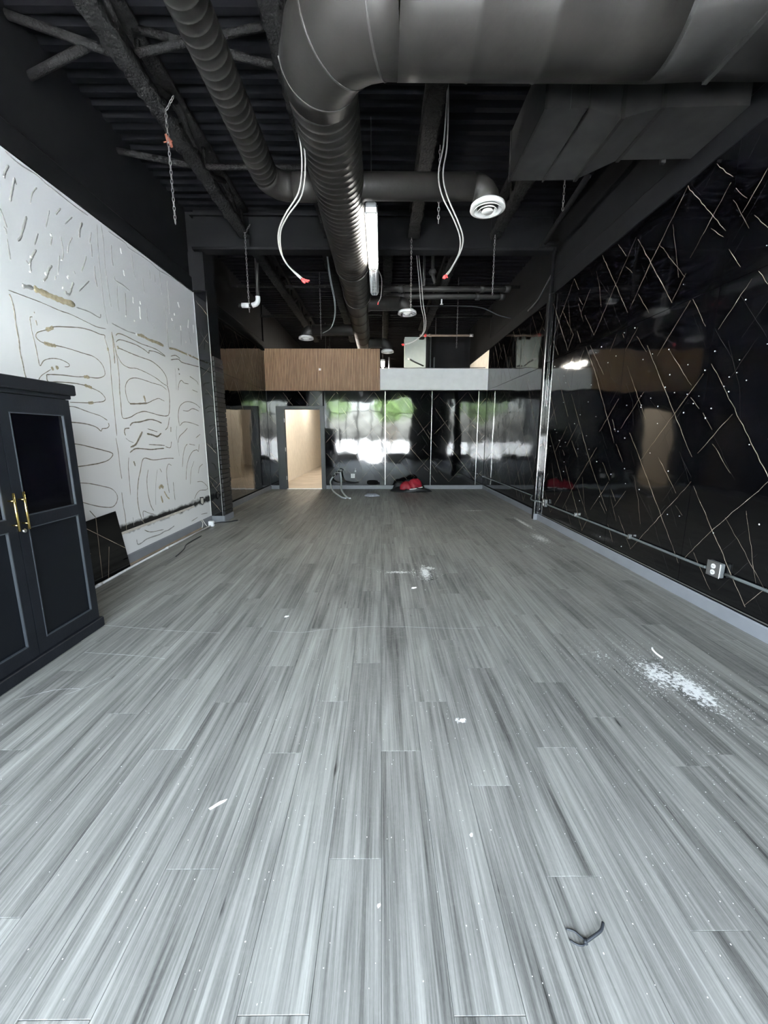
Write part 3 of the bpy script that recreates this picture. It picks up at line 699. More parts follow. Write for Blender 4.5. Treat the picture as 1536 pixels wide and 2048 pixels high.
def sheet(parent,loc,rz,wd,ht,pat,v0=0.0):
    NV[0]+=1; var=NV[0]%5
    me,vo,vt=sheet_meshes(wd,ht,var,pat,v0)
    o=bpy.data.objects.new('marble_sheet',me); COL.objects.link(o); o.parent=parent; o.location=loc; o.rotation_euler=(0,0,rz)
    for v in (vo,vt):
        if v: c=bpy.data.objects.new('vein',v); COL.objects.link(c); c.parent=o
    return o
H=math.pi/2; G=.004
# right wall (u runs towards the camera)
edges=[6.66,5.80,4.595,3.39,2.18,.97,-.24,YF]
for i in range(len(edges)-1):
    a,b=edges[i],edges[i+1]
    sheet(wr,(XR+.006,a-G/2,.135),-H,a-b-G,2.415,i%2)
    sheet(wr,(XR+.006,a-G/2,2.556),-H,a-b-G,.995,(i+1)%2)
# right rear wall
edges=[YB-.012,9.48,8.27,7.06,6.76]
for i in range(4):
    a,b=edges[i],edges[i+1]
    sheet(wrb,(XRF+.006,a-G/2,.135),-H,a-b-G,2.415,(i+1)%2)
    sheet(wrb,(XRF+.006,a-G/2,2.556),-H,a-b-G,.995,i%2)
# left rear wall (u runs away from the camera)
edges=[6.92,8.10,9.31,10.52]
edges=[6.90,8.07,9.28,YB-.012]
for i in range(3):
    a,b=edges[i],edges[i+1]
    sheet(wlb,(XLF-.006,a+G/2,.135),H,min(b-a-G,1.41),2.415,i%2)
    sheet(wlb,(XLF-.006,a+G/2,2.556),H,min(b-a-G,1.41),.945,(i+1)%2)

# ------------------------------------------------------------------ back partition
DX0,DX1,DZ=-2.52,-1.575,2.09
m=MB(); m.box((XLF-.1,YB+.012,-.2),(DX0-.001,YB+.12,2.55)); m.box((DX1+.001,YB+.012,-.2),(XRF+.1,YB+.12,2.55)); m.box((DX0-.001,YB+.012,DZ),(DX1+.001,YB+.12,2.55))
wb=struct('wall_back',m,BLACKPAINT,'rear partition clad in glossy black veined sheets','wall')
bx=[-1.045,.115,1.325,2.535]
bx=[-1.47,-1.10,.11,1.32,2.53,2.735]
for i in range(len(bx)-1):
    sheet(wb,(bx[i]+G/2,YB+.006,.105),0,bx[i+1]-bx[i]-G,2.435,(i+1)%2)
sheet(wb,(-2.945,YB+.006,.105),0,.225,2.435,1)
sheet(wb,(-2.72,YB+.006,2.162),0,1.21,.378,0,1.5)
for x in bx[2:5]:
    part('seam_trim',MB().box((x-.006,YB-.004,.105),(x+.006,YB+.004,2.54)),CHROME,wb)
# white header
solo('white_header',MB().box((-.02,YB-.03,2.56),(XRF-.004,YB+.12,3.09)),WHITEBAND,'plain white header band above the glossy rear sheets','header',(1.36,YB,2.56))
# torn fringe on top of the header
m=MB(); rr=random.Random(5)
pts=[(x_*.14,YB-.02+rr.uniform(-.006,.01),3.095+rr.uniform(0,.018)) for x_ in range(0,20)]
m.sweep(pts,.008,6)
solo('torn_cable',m,BLACKWIRE,'dark ragged cable lying along the top of the white header','cable',(0,YB,3.09))
# slatted walnut header
wh=thing('wood_slat_header','walnut brown vertical slat header above the doorway','header',(-1.48,YB,2.54))
part('backing',MB().box((XLF+.002,YB-.025,2.54),(-.022,YB+.12,3.56)),FELT,wh)
m=MB(); x=XLF+.006; ns=0
while x < -.05:
    m.box((x,YB-.045,2.542),(x+.027,YB-.025,3.558)); x+=.0395
part('slats',m,WOOD,wh,kind='stuff')
t=thing('door_sensor','small white sensor knob on the walnut slats','sensor',(-1.55,YB-.05,3.06))
part('plate',MB().box((-1.575,YB-.055,3.035),(-1.525,YB-.030,3.085)),WHITEPLASTIC,t)
m=MB(); m.sweep([(-1.55,YB-.055,3.06),(-1.55,YB-.07,3.06),(-1.55,YB-.085,3.06)],[.018,.016,.006],10); part('lens',m,WHITEPLASTIC,t)

# doorway
m=MB(); fy0,fy1=YB-.04,YB+.14
m.box((-2.72,fy0,0),(DX0,fy1,DZ+.07)); m.box((DX1,fy0,0),(-1.475,fy1,DZ+.07)); m.box((DX0,fy0,DZ),(DX1,fy1,DZ+.07))
d=struct('door_1',m,DOORFRAME,'open doorway with dark grey metal frame in the rear partition','doorway')
m=MB(); m.box((DX0,YB+.03,0),(DX0+.018,YB+.07,DZ)); m.box((DX1-.018,YB+.03,0),(DX1,YB+.07,DZ)); m.box((DX0+.018,YB+.03,DZ-.018),(DX1-.018,YB+.07,DZ)); part('door_stop',m,DOORFRAME,d)
for z in (.3,1.05,1.8): part('hinge',MB().box((DX0,YB-.03,z-.05),(DX0+.006,YB+.02,z+.05)),STEEL,d)
part('threshold',MB().box((DX0,YB-.02,0),(DX1,YB+.1,.012)),STEEL,d)

# ------------------------------------------------------------------ pilasters and trims
pil=struct('wall_left_pilaster',MB().box((XLF-.012,6.512,0),(-2.612,6.90,ZD-.02)),BLACKPAINT,'black pilaster at the end of the white wall with veined face and stacked black bricks','pilaster')
sheet(pil,(-2.80,6.506,.105),0,.188,2.44,0,0)
sheet(pil,(-2.80,6.506,2.548),0,.188,.96,1,0)
part('corner_trim',MB().box((-2.615,6.494,.105),(-2.607,6.506,3.51)),CHROME,pil)
part('edge_trim',MB().box((-2.806,6.490,.105),(-2.796,6.506,3.51)),WHITEPLASTIC,pil)
bm0=MB().bevbox((0,0,0),(.03,.355,.068),.005).mesh('brick',BLACKBRICK)
rr=random.Random(3); z=.11
while z < 2.55:
    o=bpy.data.objects.new('brick',bm0); COL.objects.link(o); o.parent=pil; o.location=(-2.612+rr.uniform(-.004,.006),6.53,z); z+=.076
part('upper_casing',MB().box((-2.82,6.46,3.52),(-2.60,6.512,4.04)),BLACKPAINT,pil)
post=struct('trim_1',MB().box((2.602,6.66,0),(XR+.04,6.755,3.62)),BLACKPAINT,'narrow black veined corner post with bright metal edge on the right wall','post')
sheet(post,(2.602,6.654,.11),0,.056,2.44,1)
part('metal_edge',MB().box((2.594,6.645,.10),(2.604,6.668,3.56)),CHROME,post)
part('metal_edge',MB().box((2.645,6.648,.10),(2.650,6.656,3.56)),CHROME,post)
# baseboards
def base(name,mb,label): return struct(name,mb,GREYBASE,label,'baseboard')
base('baseboard_left',MB().prism([(XL,0),(XL+.012,0),(XL+.012,.10),(XL+.006,.112),(XL,.112)],1,YF,6.488),'grey vinyl baseboard under the white glue-marked wall')
base('baseboard_left_rear',MB().prism([(XLF,0),(XLF+.012,0),(XLF+.012,.095),(XLF+.006,.105),(XLF,.105)],1,6.90,YB-.012),'grey baseboard along the rear left glossy wall')
m=MB(); m.box((-2.80,6.488,0),(-2.586,6.506,.104)); m.box((-2.60,6.506,0),(-2.582,6.90,.104)); base('baseboard_pilaster',m,'grey baseboard wrapping the foot of the left pilaster')
base('baseboard_right',MB().prism([(XR-.001,0),(XR-.014,0),(XR-.014,.095),(XR-.007,.105),(XR-.001,.105)],1,YF,6.65),'grey baseboard along the right veined wall')
base('baseboard_right_rear',MB().prism([(XRF-.001,0),(XRF-.014,0),(XRF-.014,.095),(XRF-.007,.105),(XRF-.001,.105)],1,6.76,YB-.012),'grey baseboard along the rear right wall')
base('baseboard_post',MB().box((2.588,6.640,0),(XR-.002,6.66,.10)),'short grey baseboard at the foot of the corner post')
m=MB(); m.box((-1.47,YB-.013,0),(XRF-.014,YB+.002,.10)); base('baseboard_back',m,'grey baseboard under the rear glossy sheets')
m=MB(); m.box((XLF+.012,YB-.013,0),(-2.722,YB+.002,.10)); base('baseboard_back_left',m,'short grey baseboard left of the doorway')
struct('trim_2',MB().box((XR-.004,YF,.118),(XR+.004,6.645,.128)),CHROME,'thin metal edge strip above the right baseboard','trim')

# ------------------------------------------------------------------ adhesive on the left wall
GM={'b':GLUEB,'g':GLUEG,'t':GLUET,'w':GLUEW}
NM={'b':'glue_bead','g':'glue_smear','t':'torn_paper','w':'gypsum_chip'}
rr=random.Random(11)
for w_,k,p in GLUE:
    P=[Vector((XL,y,z)) for y,z in p]; P=spline(P,5 if len(p)>2 else 6); mb=MB(); n=len(P)
    hw=w_*.0006*(.85 if k in 'bg' else 1.0); hh={'b':.42,'g':.22,'t':.10,'w':.18}[k]
    for i in range(n):
        T=(P[min(i+1,n-1)]-P[max(i-1,0)]); T=T.normalized() if T.length>1e-6 else Vector((0,0,1))
        N=Vector((0,-T.z,T.y)); e=min(i,n-1-i); f=(.55 if e==0 else 1)*rr.uniform(.75,1.25)
        h=hw*f
        for a,b in ((-1,0),(-.55,.85),(0,1),(.55,.85),(1,0)):
            q=P[i]+N*(a*h); mb.v.append((XL-.0005+b*h*2*hh,q.y,q.z))
    for i in range(n-1):
        for c in range(4): q=i*5+c; mb.face([q,q+1,q+6,q+5],True)
    mb.face([0,1,2,3,4]); mb.face([(n-1)*5+c for c in range(5)])
    part(NM[k],mb,GM[k],wl)
# pale strip where a conduit was removed, and the outlet hole
part('bare_strip',MB().box((XL-.002,4.05,.352),(XL+.003,5.92,.380)),mat('bare_wall_strip',(.62,.58,.52),.8,var=.15,vscale=12),wl)
part('outlet_patch',MB().prism([(6.13,.37),(6.20,.335),(6.25,.37),(6.25,.46),(6.13,.47)],0,XL-.002,XL+.004),RUBBLEDARK,wl)
part('outlet_patch_face',MB().prism([(6.15,.375),(6.20,.35),(6.235,.378),(6.235,.445),(6.15,.455)],0,XL+.003,XL+.006),mat('outlet_patch_cream',(.62,.60,.54),.8),wl)

# ------------------------------------------------------------------ cabinet
CX0,CX1,CY0,CY1=-2.72,-2.10,1.74,2.80
cb=thing('cabinet','tall black two-door cabinet with brass bar handles against the left wall','cabinet',(-2.41,2.27,0))
m=MB(); m.box((CX0,CY0,.07),(CX1-.022,CY0+.02,1.64)); m.box((CX0,CY1-.02,.07),(CX1-.022,CY1,1.64)); m.box((CX0,CY0+.02,.07),(CX0+.012,CY1-.02,1.64)); m.box((CX0+.012,CY0+.02,.07),(CX1-.022,CY1-.02,.09)); m.box((CX0+.012,CY0+.02,1.62),(CX1-.022,CY1-.02,1.64)); m.box((CX0+.012,CY0+.02,.88),(CX1-.03,CY1-.02,.90))
part('carcass',m,CABBLACK,cb)
part('top_board',MB().bevbox((CX0-.01,CY0-.02,1.665),(CX1+.035,CY1+.03,1.735),.006),CABBLACK,cb)
part('cornice',MB().bevbox((CX0,CY0-.005,1.64),(CX1+.012,CY1+.008,1.668),.004),CABBLACK,cb)
part('plinth',MB().bevbox((CX0,CY0-.01,0),(CX1+.02,CY1+.02,.075),.006),CABBLACK,cb)
for (a,b,side) in ((1.745,2.266,1),(2.272,2.795,0)):
    m=MB(); x0,x1=CX1-.02,CX1+.002; st=.062
    z0,z1,zm0,zm1=.08,1.635,.865,.935
    m.box((x0,a,z0),(x1,a+st,z1)); m.box((x0,b-st,z0),(x1,b,z1)); m.box((x0,a+st,z0),(x1,b-st,z0+.085)); m.box((x0,a+st,z1-.10),(x1,b-st,z1)); m.box((x0,a+st,zm0),(x1,b-st,zm1))
    dr=part('door',m,CABBLACK,cb)
    part('glass_panel',MB().box((x0+.002,a+st,zm1),(x0+.008,b-st,z1-.10)),CABGLASS,dr)
    part('wood_panel',MB().box((x0+.002,a+st,z0+.085),(x0+.008,b-st,zm0)),mat('dark_stained_panel',(.005,.006,.008),.35,spec=.2),dr)
    for (za,zb) in ((zm1,z1-.10),(z0+.085,zm0)):
        m=MB(); q=.006
        m.box((x1-.012,a+st,za),(x1+.003,a+st+q,zb)); m.box((x1-.012,b-st-q,za),(x1+.003,b-st,zb)); m.box((x1-.012,a+st+q,za),(x1+.003,b-st-q,za+q)); m.box((x1-.012,a+st+q,zb-q),(x1+.003,b-st-q,zb))
        part('bead',m,CABEDGE,dr)
    hy=b-.03 if side else a+.03
    m=MB(); hx=x1+.036
    m.sweep([(hx,hy,.865),(hx,hy,1.085)],.0065,10)
    for z in (.90,1.04): m.sweep([(x1-.002,hy,z),(hx,hy,z)],.0045,8)
    part('handle',m,BRASS,dr)
m=MB(); m.sweep([(CX1,2.288,.857),(CX1+.008,2.288,.857),(CX1+.012,2.288,.857),(CX1+.024,2.288,.857),(CX1+.028,2.288,.857)],[.006,.006,.013,.013,.008],12); part('lock_knob',m,CHROME,cb)

# ------------------------------------------------------------------ leaning sheet, conduits and oddments along the left wall
lp=thing('leaning_sheet','offcut of glossy black veined sheet leaning against the white wall','sheet',(-2.76,3.92,0))
def LP(u,v,d=0): # u along y, v up the sheet, leaning back
    a=math.atan2(.036,.63); return (-2.735-v*math.sin(a)+d*math.cos(a), 3.63+u+v*.0-v*.06*(u/.56), v*math.cos(a)+.003)
m=MB(); n=len(m.v)
for dd in (0,.006):
    for u,v in ((0,0),(.56,0),(.52,.63),(.02,.61)): m.v.append(LP(u,v,dd))
for q in ((3,2,1,0),(4,5,6,7),(0,1,5,4),(1,2,6,5),(2,3,7,6),(3,0,4,7)): m.face(list(q))
part('sheet_body',m,MARBLE,lp)
m=MB()
for seg in (((.12,.03),(.20,.62)),((.02,.56),(.54,.22)),((.0,.45),(.03,.3)),((.20,.0),(.30,.30))):
    (u0,v0),(u1,v1)=seg; L_=math.hypot(u1-u0,v1-v0); nu,nv=-(v1-v0)/L_*.003,(u1-u0)/L_*.003; n=len(m.v)
    for (u,v) in ((u0+nu,v0+nv),(u0-nu,v0-nv),(u1-nu,v1-nv),(u1+nu,v1+nv)): m.v.append(LP(u,max(v,0),.0066))
    m.face([n,n+1,n+2,n+3])
part('vein',m,VEINMAT,lp)
PALECONDUIT=mat('pale_galvanised_pipe',(.80,.81,.82),.35,var=.05)
t=thing('loose_conduit','long bare metal conduit lying on the floor along the left wall','conduit',(-2.70,4.9,0))
m=MB(); m.sweep([(-2.665,3.40,.012),(-2.69,4.05,.012),(-2.70,5.0,.012),(-2.68,6.15,.014)],.0125,10); part('pipe',m,PALECONDUIT,t)
for yy,xx in ((3.62,-2.673),(4.9,-2.699)):
    m=MB(); m.sweep([(xx,yy-.03,.0135),(xx,yy+.03,.0135)],.0155,10); part('coupling',m,PALECONDUIT,t)
part('junction_box',MB().bevbox((-2.715,6.15,.0),(-2.635,6.21,.085),.006),PALECONDUIT,t)
m=MB(); m.sweep(spline([(-2.63,6.18,.045),(-2.57,6.25,.05),(-2.50,6.42,.02),(-2.41,6.60,.012)],5),.008,8); part('cable_tail',m,BLACKWIRE,t)
m=MB(); m.sweep(spline([(-2.42,4.55,.006),(-2.47,4.85,.008),(-2.55,5.1,.006),(-2.56,5.55,.006)],5),.006,8)
solo('cable_scrap',m,BLACKWIRE,'black scrap of cable on the floor beside the loose conduit','cable',(-2.5,5.0,0))
m=MB(); m.prism([(-2.787,3.55),(-2.765,3.55),(-2.752,6.0),(-2.787,6.1)],2,.0,.010)
solo('wood_lath',m,mat('raw_lath',(.33,.26,.19),.85,var=.2),'thin bare wood strip on the floor at the foot of the white wall','strip',(-2.77,4.8,0))
m=MB(); m.sweep(spline([(-2.783,6.02,.12),(-2.76,6.06,.13),(-2.74,6.1,.06),(-2.73,6.14,.01)],4),.006,6); m.sweep(spline([(-2.783,6.08,.11),(-2.75,6.05,.08),(-2.745,6.0,.01)],4),.005,6)
solo('paper_scrap',m,mat('paper_scrap_grey',(.6,.58,.54),.9),'curled pale wire ends sticking out near the left pilaster foot','scrap',(-2.76,6.06,0))

# conduit run on the right wall
t=thing('wall_conduit','painted conduit run low along the right veined wall','conduit',(2.635,4.6,.34))
m=MB(); m.sweep(spline([(2.637,1.2,.352),(2.637,2.2,.36),(2.637,2.9,.358)],4),.012,10); part('pipe',m,DARKCONDUIT,t)
m=MB(); m.sweep(spline([(2.625,3.08,.358),(2.637,3.25,.348),(2.637,4.5,.345),(2.637,5.4,.335),(2.630,6.26,.333)],6),.011,10); part('pipe',m,DARKCONDUIT,t)
m=MB(); m.sweep(spline([(2.630,6.39,.333),(2.61,6.52,.335),(2.575,6.62,.33),(2.575,6.78,.34),(2.66,6.95,.37),(2.712,7.1,.352),(2.716,8.4,.348),(2.716,10.58,.34)],5),.011,10); part('pipe',m,DARKCONDUIT,t)
for y0 in (2.45,4.1,5.3): part('strap',MB().box((2.620,y0-.012,.33),(2.652,y0+.012,.375)),STEEL,t)
def outlet(loc,label,k):
    x,y,z=loc; t=thing('outlet_box',label,'outlet',(x,y,z-.055))
    part('box',MB().bevbox((x-.032,y-.062,z-.058),(x+.006,y+.062,z+.058),.006),BOXGREY,t)
    f=part('cover_plate',MB().bevbox((x-.038,y-.064,z-.06),(x-.031,y+.064,z+.06),.003),STEEL,t)
    for dz in (.024,-.024):
        m=MB(); m.sweep([(x-.037,y,z+dz),(x-.0405,y,z+dz)],.020,14); r=part('receptacle',m,WHITEPLASTIC,t)
        m=MB(); m.box((x-.0415,y-.008,z+dz-.006),(x-.0404,y-.005,z+dz+.006)); m.box((x-.0415,y+.005,z+dz-.006),(x-.0404,y+.008,z+dz+.006)); part('slot',m,DARKSLOT,r)
    return t
outlet((2.648,2.99,.372),'metal outlet box with two white sockets on the near right wall','n')
outlet((2.648,6.33,.345),'small metal outlet box beside the right corner post','f')
t=thing('conduit_end','short bright conduit stub at the rear right corner','conduit',(2.70,10.60,.33))
m=MB(); m.sweep([(2.716,10.58,.34),(2.716,10.655,.34)],.016,10); part('connector',m,STEEL,t)
# back-wall outlet and cables
t=thing('wall_outlet','white wall outlet plate on the rear glossy sheets','outlet',(-.76,YB,.30))
part('plate',MB().bevbox((-.805,YB-.016,.295),(-.70,YB-.004,.41),.003),WHITEPLASTIC,t)
for dz in (.33,.375): part('slot',MB().box((-.765,YB-.018,dz-.01),(-.74,YB-.0155,dz+.01)),mat('outlet_slot_grey',(.25,.25,.25),.5),t)
t=thing('cable_clip','small white cable clip above the rear outlet','clip',(-.685,YB,.47))
part('clip_body',MB().bevbox((-.705,YB-.03,.46),(-.665,YB-.003,.50),.005),WHITEPLASTIC,t)
m=MB(); m.sweep([(-.685,YB-.018,.50),(-.685,YB-.016,.55)],.008,8); part('stub',m,WHITEPLASTIC,t)
t=thing('flexible_conduit','pale flexible conduit whip standing up from the floor by the doorway','conduit',(-.95,9.9,0))
m=MB(); m.sweep(spline([(-.70,8.95,.012),(-.80,9.15,.02),(-.97,9.75,.10),(-1.03,10.35,.22),(-1.06,10.5,.42),(-1.07,10.52,.47)],8),.021,10); part('hose',m,HOSE,t)
m=MB(); m.sweep(spline([(-.80,8.98,.012),(-.93,9.15,.02),(-1.17,9.75,.07),(-1.28,10.2,.16),(-1.32,10.4,.24),(-1.27,10.5,.34)],8),.019,10); part('hose',m,HOSE,t)
m=MB(); m.sweep(spline([(-1.27,10.5,.32),(-1.2,10.52,.38),(-1.22,10.5,.44),(-1.15,10.5,.47),(-1.10,10.48,.53),(-1.03,10.5,.50),(-1.08,10.52,.45),(-1.17,10.52,.46)],6),.010,8); part('wire_coil',m,WIRE,t)
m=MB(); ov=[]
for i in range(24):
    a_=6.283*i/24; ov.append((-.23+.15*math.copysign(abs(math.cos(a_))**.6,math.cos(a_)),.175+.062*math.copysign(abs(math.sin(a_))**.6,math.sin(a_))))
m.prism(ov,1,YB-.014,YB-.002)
solo('oval_reflection',m,mat('matt_black_reflection',(.003,.003,.003),.8,spec=.1),'matt black oval plate standing in for a reflection low on the rear sheets above the grey rag','reflection',(-.23,YB,.11))  # dark plate modelled in place of a reflection in the glossy sheets

# cloth heaps
def heap(name,label,cat,cx,cy,rx,ry,h,mt,seed,parent=None,z0=0.0,nu=26,nv=10):
    r_=random.Random(seed); ph=[(r_.uniform(0,6.28),r_.randint(2,7),r_.uniform(.04,.16)) for _ in range(6)]; mb=MB()
    for j in range(nv+1):
        t_=j/nv
        for i in range(nu):
            a=6.283*i/nu; k=1+sum(A_*math.sin(f_*a+p_+t_*3) for p_,f_,A_ in ph)*.6
            rad=math.cos(t_*1.5707)**.8*k; z=h*math.sin(t_*1.5707)*(1+.22*math.sin(3*a+seed+t_*2)*(1-t_)+.13*math.sin(7*a+t_*8)*(1-t_)+.10*math.sin(5*a-t_*9)*(1-t_))
            mb.v.append((cx+rx*rad*math.cos(a),cy+ry*rad*math.sin(a),z0+max(z,.002)))
    for j in range(nv):
        for i in range(nu):
            b=(i+1)%nu; mb.face([j*nu+i,j*nu+b,(j+1)*nu+b,(j+1)*nu+i],True)
    mb.face([i for i in range(nu-1,-1,-1)])
    if parent: return part(name,mb,mt,parent)
    return solo(name,mb,mt,label,cat,(cx,cy,0))
bag=thing('bag','black bag spilling red fabric on the floor below the rear sheets','bag',(.76,10.25,0))
heap('bag_body','','',.76,10.22,.44,.26,.14,BLACKCLOTH,4,bag)
heap('back_flap','','',.50,10.42,.18,.10,.22,BLACKCLOTH,9,bag,.02)
heap('back_flap','','',.80,10.40,.32,.09,.27,BLACKCLOTH,14,bag,.02)
heap('red_fabric','','',.66,10.17,.20,.14,.20,REDCLOTH,6,bag,.06)
heap('red_fabric','','',.87,10.18,.20,.15,.27,REDCLOTH,8,bag,.06)
m=MB(); m.sweep(spline([(.72,10.02,.075),(.78,10.0,.085),(.9,10.02,.10),(1.05,10.06,.13)],4),.012,6); part('piping',m,WHITEPLASTIC,bag)
m=MB(); m.sweep(spline([(1.0,10.08,.10),(1.1,10.05,.02),(1.25,10.1,.012),(1.1,10.3,.012)],4),.012,6); part('strap',m,BLACKCLOTH,bag)
heap('rag','crumpled grey rag on the floor below the rear outlet','rag',-.22,9.40,.17,.13,.065,GREYCLOTH,12)

# ------------------------------------------------------------------ steel above
bmth=thing('steel_beam','black steel cross beam spanning the room between the columns','beam',(0,6.5,4.07))
part('web',MB().box((XL+.10,6.46,4.09),(2.50,6.60,4.585)),BLACKPAINT,bmth)
m=MB(); m.prism([(6.42,4.09),(6.44,4.065),(6.62,4.065),(6.64,4.09),(6.64,4.12),(6.42,4.12)],0,XL+.06,2.52); part('flange',m,BLACKPAINT,bmth)
m=MB(); m.box((XL+.06,6.42,4.50),(2.52,6.64,4.53)); part('flange',m,BLACKPAINT,bmth)
for x in (-1.955,-.74,.475,1.65): part('stiffener',MB().box((x-.05,6.44,4.12),(x+.05,6.46,4.49)),BLACKPAINT,bmth)
def lumpy(mb,p,q,wd,ht,seed,step=.05,jit=.014):
    r_=random.Random(seed); p=Vector(p); q=Vector(q); n=max(2,int((q-p).length/step)); base=len(mb.v)
    for i in range(n+1):
        c=p.lerp(q,i/n)
        for a,b in ((-.5,-.35),(-.35,-.5),(.35,-.5),(.5,-.35),(.5,.35),(.3,.5),(-.3,.5),(-.5,.35)):
            mb.v.append((c.x+a*wd+r_.uniform(-jit,jit),c.y,c.z+b*ht+r_.uniform(-jit,jit)))
    for i in range(n):
        for k in range(8): j=(k+1)%8; mb.face([base+i*8+k,base+i*8+j,base+(i+1)*8+j,base+(i+1)*8+k],True)
    mb.face([base+k for k in range(7,-1,-1)]); mb.face([base+n*8+k for k in range(8)])
def joist(x,y0,y1,label,seed,panel=1.22,ph=.3):
    t=thing('roof_joist',label,'joist',(x,(y0+y1)/2,4.2),'open-web roof joists')
    m=MB(); lumpy(m,(x,y0,4.24),(x,y1,4.24),.15,.085,seed); part('bottom_chord',m,JOISTPAINT,t)
    m=MB(); lumpy(m,(x,y0,4.555),(x,y1,4.555),.13,.06,seed+1,.2,.004); part('top_chord',m,JOISTPAINT,t)
    y=y0+ph; r_=random.Random(seed)
    while y < y1-.1:
        for yy in (y-panel/2,y+panel/2):
            if y0-.3 < yy < y1+.05:
                m=MB(); m.sweep([(x,y,4.255),(x,yy,4.54)],.034,7); part('web_member',m,JOISTPAINT,t)
        m=MB(); m.sweep([(x,y,4.25),(x,y,4.54)],.022,6); part('web_member',m,JOISTPAINT,t)
        y+=panel
    return t
for i,(x,l) in enumerate(((-1.955,'black sprayed roof joist nearest the white wall, front bay'),(-.74,'black roof joist hidden above the large spiral duct, front bay'),(.475,'black sprayed roof joist right of the large spiral duct, front bay'),(1.65,'black sprayed roof joist behind the boxy duct, front bay'))):
    joist(x,YF+.05,6.42,l,20+i*3,1.22,.35+.2*i)
for i,(x,l) in enumerate(((-1.95,'black roof joist above the left branch duct, rear bay'),(-.86,'black roof joist left of the duct, rear bay'),(.12,'black roof joist just right of the duct, rear bay'),(1.2,'black roof joist above the white header, rear bay'))):
    joist(x,6.64,12.9,l,50+i*3,1.22,.4+.15*i)
def bar(name,p,q,r_,mt,label,cat,group=None,n=8):
    m=MB(); m.sweep([p,q],r_,n); c=((p[0]+q[0])/2,(p[1]+q[1])/2,min(p[2],q[2])); return solo(name,m,mt,label,cat,c,group)
bar('bridging_bar',(-2.84,3.70,4.54),(-1.97,3.75,4.30),.032,JOISTPAINT,'upper arm of the forked black brace at top left','brace','joist braces')
bar('bridging_bar',(-2.84,3.85,4.25),(-2.28,3.745,4.375),.032,JOISTPAINT,'lower arm of the forked black brace at top left','brace','joist braces')
bar('bridging_bar',(-1.94,3.72,4.30),(-.76,3.75,4.54),.028,JOISTPAINT,'slanting black brace right of the nearest left joist','brace','joist braces')
bar('bridging_bar',(-1.94,3.80,4.54),(-.76,3.8,4.28),.028,JOISTPAINT,'black brace crossing behind the thin spiral duct','brace','joist braces')
bar('bridging_bar',(-2.84,4.98,4.42),(-1.98,4.98,4.27),.032,JOISTPAINT,'black brace from wall to joist with a rusty clip','brace','joist braces')
bar('bridging_bar',(-1.93,4.98,4.27),(-.76,4.98,4.27),.028,JOISTPAINT,'level black brace behind the thin spiral duct','brace','joist braces')
for k,yy in enumerate((8.6,10.6)):
    bar('bridging_bar',(-2.96,yy,4.30),(2.76,yy,4.30),.03,JOISTPAINT,('level black brace across the rear bay, nearer the beam','level black brace across the rear bay, nearer the partition')[k],'brace','joist braces')
m=MB(); r_=random.Random(2)
m.sweep([(-1.86,4.12,3.93),(-1.88,4.12,3.98),(-1.90,4.11,4.02)],[.012,.022,.010],7); m.sweep([(-1.93,4.12,3.965),(-1.85,4.12,3.975)],.006,5)
RC=solo('rusty_clip',m,ORANGE,'rusty orange clip hooked on the chain at upper left','clip',(-1.88,4.12,3.93))

# ------------------------------------------------------------------ ducts
def ridged(mb,p,q,r,step=.085,n=32,rid=.005,r2=None):
    p=Vector(p); q=Vector(q); L_=(q-p).length; pts=[]; rad=[]; s_=0.0; r2=r2 or r
    while s_ < L_-.02:
        f=s_/L_; R=r+(r2-r)*f
        for ds,dr in ((0,0),(.014,0),(.017,rid),(.021,rid),(.024,0)):
            if s_+ds < L_: pts.append(p.lerp(q,(s_+ds)/L_)); rad.append(R+dr)
        s_+=step
    pts.append(q); rad.append(r2); mb.sweep(pts,rad,n)
def arc(c,r,a0,a1,z,n=8): return [(c[0]+r*math.cos(a0+(a1-a0)*i/n),c[1]+r*math.sin(a0+(a1-a0)*i/n),z) for i in range(n+1)]
ZC=3.75; MX=-.40
dt=thing('main_duct','large black spiral duct elbowing from the right and running down the room','duct',(MX,5,3.5))
# cross duct with its square-to-round end at the right wall
m=MB(); YC=2.68; RC_=.31
pts=[];rad=[];x=.12; 
m.sweep([(x_,YC,ZC) for x_ in (.10,.25,.50,.52,.53,.90,.92,.93,1.30,1.60)],[RC_,RC_,RC_,RC_+.005,RC_,RC_,RC_+.005,RC_,RC_,RC_],40)
part('cross_section',m,DUCT,dt)
m=MB(); secs=[]
def rrect(x_,hy,hz,n=40,k=1.0):
    out=[]
    for i in range(n):
        a=2*math.pi*i/n; c,s_=math.cos(a),math.sin(a)
        mx=max(abs(c),abs(s_)); sq=(c/mx*hy,s_/mx*hz); ro=(c*RC_,s_*RC_)
        out.append((x_,YC+ro[0]*(1-k)+sq[0]*k,ZC+ro[1]*(1-k)+sq[1]*k))
    return out
m.quadloft([rrect(1.58,.33,.33,k=0),rrect(1.61,.33,.33,k=0),rrect(2.02,.27,.17,k=1),rrect(2.645,.27,.17,k=1)]); m.sm=[True]*len(m.sm)
part('square_transition',m,DUCTDARK,dt)
m=MB(); m.quadloft([rrect(2.02,.28,.18,k=1),rrect(2.05,.28,.18,k=1)]); part('flange_band',m,DUCTDARK,dt)
